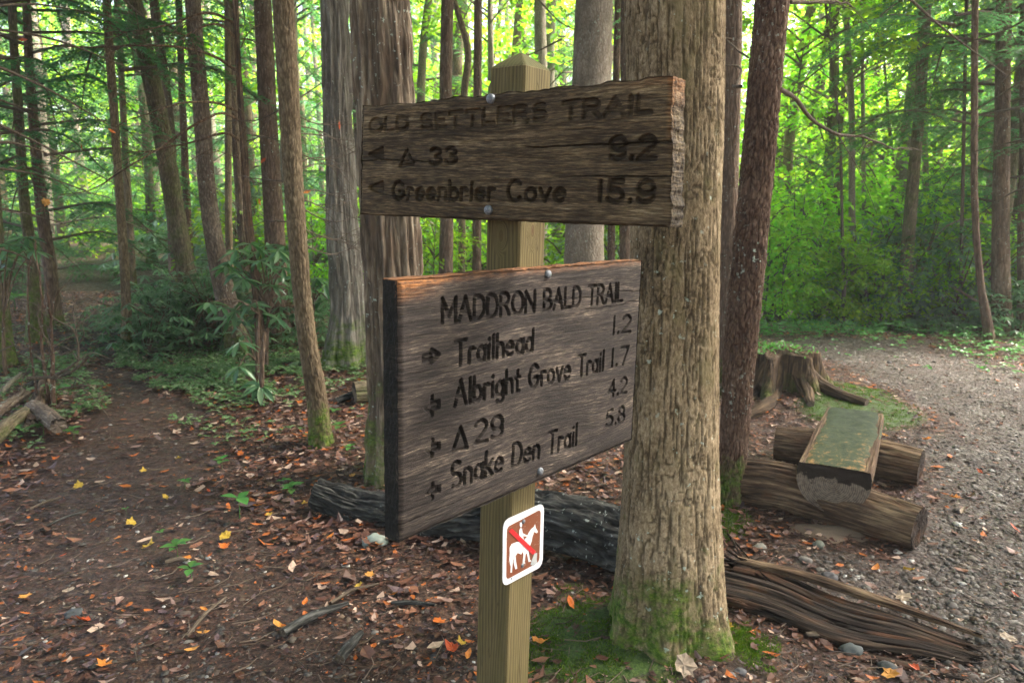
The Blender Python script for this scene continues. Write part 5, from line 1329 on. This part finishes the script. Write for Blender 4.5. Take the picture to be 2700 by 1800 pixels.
for i, (a, b, r0, mt, lab) in enumerate([((-30, 990), (62, 935), .04, 'mottled_bark', 'grey broken log poking in from the left edge'), ((75, 1000), (108, 900), .045, 'dead_wood', 'short upright broken log in the brush pile'), ((80, 965), (140, 1020), .06, 'mottled_bark', 'grey log stub facing the camera in the brush pile'), ((-30, 1050), (60, 985), .05, 'mossy_bark', 'mossy log low at the left edge'), ((60, 905), (160, 880), .03, 'charred_bark', 'dark thin log lying across the brush pile'), ((-20, 940), (50, 880), .02, 'pale_bark', 'pale stick leaning in the brush pile')]):
    A_ = on(*a) + [0, 0, r0 + .02]; B_ = on(*b) + [0, 0, r0 + .06]
    log_obj('broken_log', [A_, (A_ + B_) / 2 + [0, 0, .01], B_], [r0, r0 * .95, r0 * .8], mt, 'fibre', .006, 30 + i, nu=36, nv=50, jag=.06, label=lab, category='log', group='logs of the brush pile')
g0 = on(840, 905)
log_obj('fallen_limb', [on(770, 930) + [0, 0, .03], on(825, 915) + [0, 0, .05], on(900, 890) + [0, 0, .06]], [.025, .03, .035], 'charred_bark', 'fibre', .006, 41, nu=30, nv=60, label='dark fallen limb on the litter below the pale ribbed trunk', category='branch')
log_obj('mossy_log', [on(815, 928) + [0, 0, .09], on(930, 915) + [0, 0, .10]], [.09, .095], 'mossy_bark', 'fibre', .008, 43, nu=50, nv=60, label='short mossy log left of the furrowed oak foot', category='log')
log_obj('plank_piece', [on(560, 917) + [0, 0, .015], on(615, 913) + [0, 0, .02]], [.025, .025], 'charred_bark', 'fibre', .003, 44, nu=20, nv=30, squash=.5, label='short dark flat stick below the thin crooked trunk', category='stick')

# ------------------------------------------------------------------ ground litter
def visible_points(n, seed, x0=-60, x1=2420, y0=770, y1=1640, power=1.0):
    """random ground points over the part of the floor the photograph shows, even on the ground"""
    r = np.random.default_rng(seed); out = []
    while sum(len(o_) for o_ in out) < n:
        d = np.sqrt(r.uniform(1.7 ** 2, 12.5 ** 2, 40000)) if power == 1 else 1.7 * (12.5 / 1.7) ** r.random(40000)
        a = r.uniform(-.66, .66, 40000)
        out.append(np.stack([np.sin(a) * d, np.cos(a) * d], 1))
    return np.concatenate(out)[:n]
def pal(r, n, cols, w):
    c = np.array(cols)[r.choice(len(cols), n, p=np.array(w) / sum(w))]
    return np.clip(c * r.uniform(.65, 1.3, (n, 1)), 0, 1)
def scraps(P, size, cols, seed, name, label, curl=.3, rise=.012, aspect=(.45, .9)):
    """irregular curled five-cornered leaf scraps"""
    r = np.random.default_rng(seed); n = len(P)
    a = r.uniform(0, 2 * np.pi, n); th = (np.arange(6) + r.uniform(-.38, .38, (n, 6))) / 6 * 2 * np.pi
    rr = r.uniform(.5, 1.0, (n, 6)) * (1 + .25 * np.cos(th * 2)); asp = r.uniform(*aspect, n)
    lx, ly = np.cos(th) * rr, np.sin(th) * rr * asp[:, None]
    cu = r.normal(0, curl, n); cu2 = r.normal(0, curl, n)
    lz = cu[:, None] * lx ** 2 + cu2[:, None] * ly * lx + r.normal(0, .08, (n, 6))
    tilt = r.normal(0, .16, (n, 2)); lz = lz + tilt[:, :1] * lx + tilt[:, 1:] * ly
    s_ = size[:, None]
    X_ = P[:, :1] + (lx * np.cos(a)[:, None] - ly * np.sin(a)[:, None]) * s_
    Y_ = P[:, 1:2] + (lx * np.sin(a)[:, None] + ly * np.cos(a)[:, None]) * s_
    z0 = gz(P[:, 0], P[:, 1]) + r.uniform(.002, rise, n) + near_relief(P[:, 0], P[:, 1])
    Z_ = z0[:, None] + np.abs(lz) * s_ + .002
    cz = z0 + size * np.abs(cu) * .05
    V = np.concatenate([np.stack([X_, Y_, Z_], -1), np.stack([P[:, 0], P[:, 1], cz + .002], -1)[:, None]], 1)
    b = np.arange(n)[:, None] * 7; i = np.arange(6)
    F = np.stack([b + i, b + (i + 1) % 6, np.repeat(b + 6, 6, 1)], -1).reshape(-1, 3)
    col = np.repeat(np.column_stack([cols, np.ones(n)]), 7, 0)
    return obj(name, mesh(name, V.reshape(-1, 3), F, MAT['litter'], False, {'col': col}), kind='stuff', label=label)
def near_relief(x, y):
    nr = np.exp(-((x / 9) ** 2 + ((y - 4) / 9) ** 2))
    return nr * ((fbm(x * 22, y * 22, 0, 9, 3) - .5) * .022)
r = np.random.default_rng(1)
P = visible_points(150000, 2)
on_tr = zone(TRACK, P[:, 0], P[:, 1], .15); on_tl = zone(TRAIL, P[:, 0], P[:, 1], .15)
dens = (1 - .93 * on_tr) * (1 - .88 * on_tl) * (.45 + .8 * fbm(P[:, 0] * 1.5, P[:, 1] * 1.5, 0, 21))
P = P[r.random(len(P)) < dens]
n = len(P)
mz_ = np.max([zone(p_, P[:, 0], P[:, 1], .06) for p_ in MOSSP], axis=0); P = P[r.random(n) > .72 * mz_]; n = len(P)
BR = [(.085, .034, .022), (.135, .058, .034), (.055, .028, .024), (.20, .095, .064), (.28, .13, .075), (.30, .19, .155), (.58, .42, .32), (.48, .14, .028), (.12, .08, .085)]
scraps(P, np.clip(r.lognormal(-4.1, .42, n), .008, .042), pal(r, n, BR, [10, 9, 9, 6, 5, 3.4, 3.2, 3.0, 5]), 5, 'leaf_litter', 'brown and russet leaf litter covering the forest floor', rise=.018, curl=.2)
P = np.stack([r.uniform(-7.5, 1.2, 60000), r.uniform(3.2, 12.5, 60000)], 1)
P = P[(np.abs(P[:, 0]) < P[:, 1] * .72) & (r.random(60000) < (1 - .9 * zone(TRAIL, P[:, 0], P[:, 1], .15)) * (.3 + .9 * fbm(P[:, 0] * 1.1, P[:, 1] * 1.1, 0, 23)) * .75)]; n = len(P)
scraps(P, np.clip(r.lognormal(-3.55, .3, n), .015, .05), pal(r, n, BR, [7, 8, 5, 7, 7, 5, 4.5, 4, 4]), 15, 'far_leaf_litter', 'pale and rusty leaf litter deeper in the wood', rise=.03, curl=.3)
P = visible_points(34000, 12, power=2)
keep = r.random(len(P)) < (1 - .7 * zone(TRACK, P[:, 0], P[:, 1], .15))
P = P[keep]; n = len(P)
scraps(P, r.uniform(.003, .010, n), pal(r, n, BR + [(.5, .42, .33)], [6, 8, 5, 5, 4, 2, 2, 2, 4, 1.0]), 6, 'leaf_crumbs', 'small crumbs of bark and leaf on the soil', rise=.010)
# gravel
def pebbles(P, size, cols, seed, name, label):
    r = np.random.default_rng(seed); n = len(P)
    base = np.array([(1, 0, 0), (-1, 0, 0), (0, 1, 0), (0, -1, 0), (0, 0, 1), (.6, .6, .55), (-.6, .5, .5), (.5, -.6, .5), (-.55, -.6, .5)], float)
    Fb = np.array([(0, 5, 4 - 0), (5, 2, 4), (2, 6, 4), (6, 1, 4), (1, 8, 4), (8, 3, 4), (3, 7, 4), (7, 0, 4), (0, 2, 5), (2, 1, 6), (1, 3, 8), (3, 0, 7)])
    V = base[None] * r.uniform(.7, 1.15, (n, 9, 1)) * np.stack([np.ones(n), r.uniform(.55, .95, n), r.uniform(.3, .6, n)], 1)[:, None]
    a = r.uniform(0, 6.28, n); c_, s_ = np.cos(a)[:, None], np.sin(a)[:, None]
    x, y = V[..., 0] * c_ - V[..., 1] * s_, V[..., 0] * s_ + V[..., 1] * c_
    z0 = gz(P[:, 0], P[:, 1]) + near_relief(P[:, 0], P[:, 1])
    W = np.stack([P[:, :1] + x * size[:, None], P[:, 1:2] + y * size[:, None], z0[:, None] + (V[..., 2] - .05) * size[:, None] + .002], -1)
    F = (np.arange(n)[:, None, None] * 9 + Fb[None]).reshape(-1, 3)
    return obj(name, mesh(name, W.reshape(-1, 3), F, MAT['stone'], True, {'col': np.repeat(np.column_stack([cols, np.ones(n)]), 9, 0)}), kind='stuff', label=label)
P = visible_points(90000, 22, power=2)
tz = zone(TRACK, P[:, 0], P[:, 1], .2); bl_ = zone(TRAIL, P[:, 0], P[:, 1], .2)
nearbot = np.exp(-np.clip(P[:, 1] - 2.2, 0, 9) / .6)
P = P[r.random(len(P)) < np.clip(tz * .75 + bl_ * .10 + nearbot * .12, 0, 1)]; n = len(P)
GRV = [(.06, .055, .05), (.10, .09, .08), (.15, .125, .10), (.24, .22, .195), (.55, .53, .50), (.085, .062, .05), (.14, .098, .066)]
pebbles(P, np.clip(r.lognormal(-4.72, .5, n), .003, .03), pal(r, n, GRV, [10, 9, 5, 3.5, 2.0, 7, 5]), 7, 'gravel', 'mixed grey and tan gravel on the road')
P = P[:0]
# stones one can single out
STN = [(860, 1248, .055, (.34, .40, .35), 'pale lichen-covered rock below the left corner of the lower board'), (1965, 1468, .03, (.10, .105, .11), 'dark grey rounded stone in front of the rotten log'), (2240, 1515, .02, (.2, .2, .19), 'grey stone at the far tip of the rotten log'),
       (1955, 1500, .04, (.085, .10, .10), 'largest bluish stone at the bottom right'), (1930, 1450, .02, (.25, .25, .25), 'light grey pebble before the rotten log'), (1700, 1545, .02, (.16, .16, .17), 'grey stone right of the tan trunk foot'), (1680, 1553, .016, (.2, .2, .2), 'small grey stone nearest the tan trunk foot'),
       (2035, 1538, .035, (.06, .07, .07), 'flat dark slate at the bottom right'), (1745, 1260, .03, (.3, .29, .25), 'tan stone between the leaning trunk and the bench'), (1880, 1255, .03, (.2, .22, .18), 'greenish stone below the bench'), (1850, 1290, .028, (.24, .22, .2), 'flat buff stone near the rotten log top'),
       (170, 1415, .035, (.07, .08, .085), 'flat dark stone in the bottom left of the trail'), (660, 1225, .03, (.12, .11, .10), 'half buried brown stone left of the charred log'), (1905, 1330, .035, (.09, .09, .095), 'dark angular stone below the bench'), (1590, 1380, .0, (0, 0, 0), '')]
def rock_mesh(seed, col, flat_=.5):
    import bmesh
    bm = bmesh.new(); bmesh.ops.create_icosphere(bm, subdivisions=3, radius=1)
    V = np.array([v.co[:] for v in bm.verts]); F = np.array([[v.index for v in f.verts] for f in bm.faces]); bm.free()
    rr = 1 + (fbm(V[:, 0] * 1.6 + seed, V[:, 1] * 1.6, V[:, 2] * 1.6, seed, 3) - .5) * .9
    V = V * rr[:, None] * [1, .8, flat_]
    return mesh('stone', V, F, MAT['stone'], True, {'col': np.tile(np.array(col + (1,)), (len(V), 1))})
for i, (x, y, s_, col, lab) in enumerate(STN):
    if not s_: continue
    g = on(x, y); o = obj('stone', rock_mesh(i, col, .6), None, (g[0], g[1], g[2] + s_ * .25), label=lab, category='stone')
    o.scale = (s_, s_, s_); o.rotation_euler = (0, 0, i * 1.2)
g = on(1905, 1222); o = obj('stone_slab', rock_mesh(40, (.25, .185, .135), .35), None, (g[0], g[1], g[2] - .01), label='broad flat tan stone half buried under the bench seat', category='stone'); o.scale = (.22, .14, .10)

# twigs
def twig_stuff():
    r = np.random.default_rng(31); P = visible_points(2600, 32, power=2); bag = Bag()
    keep = r.random(len(P)) < (1 - .8 * zone(TRACK, P[:, 0], P[:, 1], .15)); P = P[keep]
    for p_ in P:
        L_ = r.uniform(.03, .2); a = r.uniform(0, 6.28); a = r.normal(.35, .8)
        q = np.array([[p_[0], p_[1]], [p_[0] + math.cos(a) * L_ * .5, p_[1] + math.sin(a) * L_ * .5], [p_[0] + math.cos(a + .3) * L_, p_[1] + math.sin(a + .3) * L_]])
        z = gz(q[:, 0], q[:, 1]) + r.uniform(.008, .02)
        V, F = tube(np.column_stack([q, z]), np.array([1, .8, .4]) * r.uniform(.001, .0035), 3)
        bag.add(V, F, col=np.tile(np.append(np.array([(.05, .032, .024), (.11, .075, .05), (.2, .15, .11)][r.integers(3)]), 1), (len(V), 1)))
    return bag.build('twig_litter', MAT['litter'])
obj('twig_litter', twig_stuff(), kind='stuff', label='thin twigs scattered through the leaf litter')
for i, (a, b, r0, lab) in enumerate([((650, 1468), (800, 1400), .016, 'thick grey stick lying in the litter at the lower middle'), ((760, 1395), (870, 1350), .008, 'thin stick pointing to the lower board corner'), ((60, 1180), (140, 1150), .006, 'thin stick at the left of the trail'), ((90, 1225), (200, 1180), .006, 'grey twig below the stick on the left trail'), ((380, 1300), (430, 1296), .009, 'short brown stick left of the seedlings'), ((430, 1470), (520, 1380), .006, 'long dark twig across the lower trail'), ((900, 1395), (1000, 1400), .009, 'dark stick under the lower board'), ((1940, 1460), (2010, 1490), .007, 'dark twig before the rotten log'), ((1905, 1455), (1850, 1470), .013, 'short brown stick before the rotten log'), ((780, 1530), (830, 1470), .018, 'dark bark strip at the lower middle')]):
    A_, B_ = on(*a), on(*b); A_[2] += r0 + .01; B_[2] += r0 + .012
    mid_ = (A_ + B_) / 2 + rng.normal(size=3) * .015; mid_[2] = gzf(mid_[0], mid_[1]) + r0 + .014
    log_obj('stick', [A_, mid_, B_], [r0, r0, r0 * .6], 'twig_bark' if i % 3 else 'charred_bark', 'fibre', .002, 60 + i, nu=14, nv=24, label=lab, category='stick', endmat='twig_bark')

# bright fallen leaves, each its own thing
def maple_mesh(seed, col, narrow=False):
    r = np.random.default_rng(seed)
    if narrow: out = [(-1, 0), (-.5, .28), (0, .36), (.5, .26), (1, 0), (.5, -.26), (0, -.36), (-.5, -.28)]
    else: out = [(-.62, 0), (-.5, .3), (-.6, .55), (-.22, .58), (.02, .92), (.34, .58), (.7, .62), (.68, .34), (1.05, 0), (.68, -.34), (.7, -.62), (.34, -.58), (.02, -.92), (-.22, -.58), (-.6, -.55), (-.5, -.3)]
    out = np.array(out) * r.uniform(.85, 1.15, (len(out), 1)); n = len(out)
    c1, c2 = r.normal(0, .35, 2); rng_ = [np.column_stack([out * f, np.zeros(n)]) for f in (1, .5)]
    V = np.vstack(rng_ + [np.zeros((1, 3))]); V[:, 2] = np.abs(c1 * V[:, 0] ** 2 + c2 * V[:, 1] ** 2 + .25 * r.normal() * V[:, 0] * V[:, 1]) + r.normal(0, .04, len(V)) + .08 * np.abs(V[:, 1])
    i = np.arange(n); j = (i + 1) % n
    F = [np.stack([i, j, j + n, i + n], 1), np.stack([i + n, j + n, np.full(n, 2 * n)], 1)]
    k_ = np.clip(np.array(col)[None] * r.uniform(.7, 1.25, (len(V), 1)), 0, 1)
    return mesh('fallen_leaf', V, F, MAT['litter'], False, {'col': np.column_stack([k_, np.ones(len(V))])})
OR = [(.66, .17, .02), (.74, .27, .04), (.50, .08, .015), (.70, .34, .07), (.62, .42, .05)]
LM = [maple_mesh(s_, OR[s_ % 5], s_ % 3 == 2) for s_ in range(12)]
PALE = [maple_mesh(50 + s_, (.46, .36, .26), s_ % 2) for s_ in range(3)]
LV = [(640, 1450), (465, 1465), (240, 1540), (800, 1250), (655, 1452), (1040, 1500), (1075, 1515), (1060, 1490), (1210, 1560), (850, 1255), (1310, 1395), (1240, 1485), (730, 1200), (480, 1135), (1140, 1095), (1165, 1110), (1210, 1105), (870, 1260), (760, 1240), (810, 1100),
      (430, 1290), (515, 1265), (340, 1265), (270, 1245), (145, 1285), (195, 1435), (60, 1380), (440, 1505), (825, 1355), (700, 1395), (945, 1350), (1010, 1440), (590, 1170), (620, 1190), (380, 1150), (250, 1105), (130, 1060), (300, 1210), (215, 1205), (520, 1240), (470, 1410), (850, 1330), (905, 1375), (700, 1165), (180, 1125), (60, 1420),
      (2330, 1222), (2010, 1315), (2085, 1318), (1790, 925), (1735, 955), (2030, 1005), (2150, 1040), (2180, 1055), (2290, 880), (2190, 1150), (2040, 1560), (2100, 1545), (1700, 1400), (2330, 1375), (1760, 950), (2130, 1015), (2250, 1090), (1690, 1355), (1940, 985), (1670, 1450), (330, 1090), (410, 1060), (555, 1050), (600, 1010), (660, 1060), (640, 950), (690, 930), (350, 1010), (2210, 1010), (2110, 960)]
lv_label = {0: 'largest orange maple leaf lying at the lower middle', 5: 'orange curled leaf left of the post at the bottom', 10: 'red-orange leaf on the moss between post and tan trunk', 11: 'reddish leaf on the moss right beside the post', 46: 'bright orange leaf near the right edge on the gravel', 47: 'orange leaf on the gravel above the rotten log', 2: 'yellow-orange leaf at the bottom left', 9: 'brownish curled leaf below the charred log', 3: 'amber star-shaped leaf left of the lower board corner'}
rl = np.random.default_rng(8)
for i, (x, y) in enumerate(LV):
    g = on(x, y)
    kw = dict(label=lv_label[i], category='leaf') if i in lv_label else dict(label='small orange or amber leaf fallen on the forest floor', category='leaf', group='orange leaves fallen on the ground')
    o = obj('fallen_leaf', LM[int(rl.integers(12))], None, (g[0], g[1], g[2] + .022), **kw)
    s_ = rl.uniform(.02, .034) * (1.35 if i in lv_label else 1); o.scale = (s_, s_, s_)
    o.rotation_euler = (rl.normal() * .25, rl.normal() * .25, rl.uniform(0, 6.28))
for i, (x, y, lab) in enumerate([(1570, 1545, 'pale tan maple leaf standing against the foot of the tan trunk'), (1000, 1500, 'long pale leaf left of the post foot'), (1650, 1160, 'white scrap of leaf by the leaning trunk foot'), (160, 1370, 'pale leaf on the left trail'), (2210, 1185, 'pale leaf on the gravel right of the bench'), (2070, 1385, 'cream bracket-like scrap on top of the rotten log'), (2310, 1480, 'pinkish pale leaf by the rotten log tip')]):
    g = on(x, y); o = obj('fallen_leaf', PALE[i % 3], None, (g[0], g[1], g[2] + .03), label=lab, category='leaf')
    s_ = (.045, .045, .03, .03, .035, .04, .035)[i]; o.scale = (s_,) * 3; o.rotation_euler = ((1.0, .2, .3, .1, .2, .2, .1)[i], .2, i)

# seedlings
def seedling(x, y, s_, lab, nl=4, kind='seedling_leaf', h=.09, dark=False):
    g = on(x, y); t = thing('seedling', tuple(g), lab, 'seedling')
    V, F = tube(np.array([[0, 0, -.01], [.003, 0, h * .5], [0, .002, h]]) * s_, np.array([1, .8, .6]) * .0018 * s_, 5)
    obj('stem', mesh('stem', V, F, MAT['seedling_leaf'], True, {'rnd': np.full(len(V), .5)}), t)
    for i in range(nl):
        a = i * 2 * math.pi / nl + x; lf = obj('leaf', SL[i % 2], t)
        q = (.09 if i % 2 else .075) * s_
        lf.matrix_local = Matrix.Translation((0, 0, h * s_ * (1 - .12 * (i // 2)))) @ lookrot((math.cos(a), math.sin(a), .1 if i % 2 else .35)) @ Matrix.Diagonal((q, q, q, 1))
def sl_mesh(v):
    t = np.linspace(0, 1, 8); w = np.array([.01, .12, .22, .27, .27, .2, .1, .003]); V = []
    for ti, wi in zip(t, w): V += [(ti, -wi, wi * .35 - .12 * ti ** 2), (ti, 0, -.12 * ti ** 2), (ti, wi, wi * .35 - .12 * ti ** 2)]
    return mesh('leaf', np.array(V), grid_faces(3, 8), MAT['seedling_leaf'], True, {'rnd': np.full(24, v)})
SL = [sl_mesh(.3), sl_mesh(.8)]
for a in [(550, 1190, 1.15, 'bright green upright seedling, tallest in the lower left litter', 3), (440, 1335, .7, 'three-leaved seedling low in the middle of the litter', 4), (408, 1285, .8, 'flat blue-green seedling above the three-leaved one', 5), (672, 1145, .8, 'yellow-green seedling near the tip of the charred log', 6), (652, 1120, .5, 'small yellowish seedling next to the charred log tip', 4), (510, 1078, .7, 'dark green seedling on the upper litter', 5), (425, 1125, .6, 'pale seedling left of the upper litter', 4),
          (370, 1235, .35, 'tiny sprout on the left trail side', 3), (900, 1080, .0, '', 0), (1300, 1075, .0, '', 0), (130, 930, 1.5, 'leafy green seedling at the foot of the bare sapling', 8), (100, 1000, 1.0, 'seedling before the grey log stub', 7), (170, 1010, .8, 'seedling right of the brush pile', 6), (30, 1010, .9, 'seedling beside the mossy log at left', 6), (780, 1000, .8, 'seedling right of the forward slender trunk', 5), (770, 960, .7, 'small plant above that seedling by the slender trunk', 5), (580, 900, .7, 'plant beside the flat dark stick', 5), (290, 1180, .3, 'minute sprout at the left of the trail', 3), (805, 1045, .6, 'seedling below the furrowed oak', 5), (35, 720, 3.0, 'bright sapling leaves near the left edge trunk', 7)]:
    if a[2]: seedling(*a)
# low green ground cover
def cover(name, label, blobs, size, mat, seed, h=.04, pw=.25):
    r = np.random.default_rng(seed); Ps = []
    for (x, y, w, d, n) in blobs:
        g = on(x, y); q = np.stack([g[0] + r.normal(size=n) * w, g[1] + r.normal(size=n) * d], 1)
        q = q[(fbm(q[:, 0] * 4, q[:, 1] * 4, 0, seed) > .43) & (zone(TRAIL, q[:, 0], q[:, 1], .12) < .75)]; Ps.append(q)
    P = np.concatenate(Ps); n = len(P)
    base = np.column_stack([P, gz(P[:, 0], P[:, 1]) + r.uniform(.03, h + .03, n)])
    k = 3; base = np.repeat(base, k, 0); an = np.tile(np.arange(k) * 2.094, n) + np.repeat(r.uniform(0, 6.28, n), k)
    D = np.stack([np.cos(an), np.sin(an), np.full(len(an), -.05)], 1) + r.normal(size=(len(an), 3)) * .15
    Nn = unit(np.array([0, 0, 1.0]) + r.normal(size=(len(an), 3)) * .25)
    s_ = np.repeat(r.uniform(.6, 1.2, n), k) * size
    V, F, m_ = leaves(base, D, Nn, s_, s_ * .8, fold=.12)
    obj(name, mesh(name, V, F, MAT[mat], False, {'rnd': np.clip(np.repeat(r.normal(.55, .25, len(an)), m_), 0, 1)}), kind='stuff', label=label)
cover('ground_cover', 'low clover-like green plants on the litter beside the left trail', [(430, 850, .9, .8, 2000), (520, 870, .6, .5, 900), (330, 830, .6, .7, 900), (480, 930, .5, .35, 350), (440, 1010, .3, .25, 120), (190, 950, .25, .3, 300), (230, 820, .3, .6, 400), (260, 750, .6, .8, 500), (560, 900, .4, .3, 250), (90, 1000, .4, .3, 250), (620, 850, .3, .3, 200), (400, 860, 1.0, .5, 2200), (560, 860, .7, .4, 1000)], .034, 'sorrel_leaf', 61)
cover('verge_plants', 'low green plants along the far verge of the gravel road', [(2150, 790, 1.2, .3, 260), (2300, 812, .8, .3, 260), (2000, 764, 1.6, .3, 900), (1780, 772, .8, .3, 500), (2352, 845, .4, .4, 160), (2200, 762, 1.5, .5, 1000)], .045, 'seedling_leaf', 63, .16)
# moss as short upright blades
def moss_blades(polys, n, seed):
    r = np.random.default_rng(seed); Ps = []
    for p_ in polys:
        lo, hi = p_.min(0) - .1, p_.max(0) + .1; q = r.uniform(lo, hi, (n, 2)); z_ = zone(p_, q[:, 0], q[:, 1], .06)
        q = q[(z_ > r.random(n)) & (fbm(q[:, 0] * 9, q[:, 1] * 9, 0, 71) > .36)]; Ps.append(q)
    P = np.concatenate(Ps); n = len(P)
    b = np.column_stack([P, gz(P[:, 0], P[:, 1]) + near_relief(P[:, 0], P[:, 1]) + .010])
    D = unit(r.normal(size=(n, 3)) * .6 + [0, 0, 1]); Nn = unit(r.normal(size=(n, 3)))
    V, F, m_ = leaves(b, D, Nn, r.uniform(.006, .014, n), .004, tri=True)
    return mesh('moss', V, F, MAT['moss_blade'], False, {'rnd': np.repeat(r.random(n), m_)})
MAT['moss_blade'] = leaf_mat('moss_blade', [(0, (.03, .06, .008)), (.6, (.065, .125, .015)), (1, (.15, .2, .03))], ((.08, .2, .01), (.18, .3, .02)), .3, .8, .1)
obj('moss', moss_blades(MOSSP, 26000, 81), kind='stuff', label='soft green moss carpet around post, trunk foot and bench')
# dead leaves caught on twigs in the air
for i, (x, y, Yd_, lab) in enumerate([(52, 92, 5.2, 'pale dead leaf caught high in the top left boughs'), (257, 302, 6.0, 'orange dead leaf hanging beside the slim straight trunk'), (187, 338, 5.4, 'dark red dead leaf hanging in the left boughs'), (105, 463, 5.3, 'rust dead leaf hanging low in the left boughs'), (780, 287, 5.5, 'pinkish curled leaf hanging before the grey ribbed trunk'), (597, 463, 6.2, 'salmon dead leaf caught on the crooked trunk'), (605, 368, 6.2, 'tiny pink leaf above the salmon one'), (705, 440, 5.2, 'dark curled leaf on twigs right of the forward trunk')]):
    P_ = at(x, y, Yd_)
    o = obj('hanging_leaf', LM[(i * 5) % 12] if i % 2 else LM[2], None, tuple(P_), label=lab, category='leaf'); o.scale = (.035,) * 3; o.rotation_euler = (1.2, .4 * i, i)
print('TRIS', sum(sum(len(p_.vertices) - 2 for p_ in me_.polygons) if len(me_.polygons) < 1000 else len(me_.loops) - 2 * len(me_.polygons) for me_ in bpy.data.meshes), 'OBJS', len(bpy.data.objects))

# ------------------------------------------------------------------ the damp air of the wood
HZ = M('haze'); HZ.n.remove(HZ.bsdf)
pv = HZ.node('ShaderNodeVolumePrincipled', {'Color': (.93, .95, .93, 1), 'Density': .0030, 'Anisotropy': .2})
HZ.l.new(pv.outputs[0], HZ.out.inputs['Volume'])
hv = np.array([(x, y, z) for z in (-3.2, 20) for y in (-125, 135) for x in (-125, 125)], float)
obj('haze', mesh('haze', hv, np.array([(0, 2, 3, 1), (4, 5, 7, 6), (0, 1, 5, 4), (2, 6, 7, 3), (0, 4, 6, 2), (1, 3, 7, 5)]), HZ.m, False), kind='stuff', label='thin pale damp air between the trees')

# ------------------------------------------------------------------ say where each of the many far trees stands
REF = [(95, 'dark left trunk'), (110, 'pinkish trunk'), (283, 'slim straight trunk'), (398, 'greenish leaning trunk'), (495, 'mottled trunk'), (634, 'wide brown trunk'), (690, 'forward trunk'), (790, 'pale ribbed trunk'), (902, 'furrowed oak'), (1026, 'dark post-side trunk'), (1190, 'signpost'), (1341, 'mottled pale trunk'), (1551, 'thick tan trunk'), (1720, 'leaning red trunk'), (1934, 'hair-thin dark stem'), (2084, 'dark road trunk'), (2130, 'silvery trunk'), (2250, 'curving verge trunk'), (2298, 'broad rough trunk')]
KIND = {'hemlocks in the wood left of the sign': 'far hemlock', 'leafy trees behind the sign': 'leafy tree', 'sunlit trees beyond the road': 'sunlit green tree', 'dark hemlocks at the right edge': 'dark hemlock', 'saplings across the road': 'bright sapling', 'saplings deep in the wood': 'deep-wood sapling', 'thicket bushes deep in the wood': 'dim bush'}
gaps = {}
for o in [o for o in bpy.data.objects if o.parent is None and o.get('group') in KIND]:
    p_ = np.array(o.location) - EYEP; xd = (1350 + FPX * (p_ @ RIGHT) / (p_ @ FWD)) / S
    lo_ = [n_ for x_, n_ in REF if x_ <= xd]; hi_ = [n_ for x_, n_ in REF if x_ > xd]
    gaps.setdefault((o['group'], lo_[-1] if lo_ else '', hi_[0] if hi_ else ''), []).append((float(p_ @ FWD), o))
ORD = ['nearest', 'second nearest', 'third nearest', 'fourth nearest', 'fifth nearest', 'sixth nearest', 'seventh nearest', 'eighth nearest', 'ninth nearest']
for (g_, a_, b_), L_ in gaps.items():
    where = 'between the %s and the %s' % (a_, b_) if a_ and b_ else ('left of the %s' % b_ if b_ else 'right of the %s' % a_)
    L_.sort(key=lambda t_: t_[0])
    for i, (d_, o) in enumerate(L_):
        o['label'] = (('%s %s %s' % (ORD[i] if i < len(L_) - 1 else 'farthest', KIND[g_], where)) if len(L_) > 1 else '%s standing %s' % (KIND[g_], where))
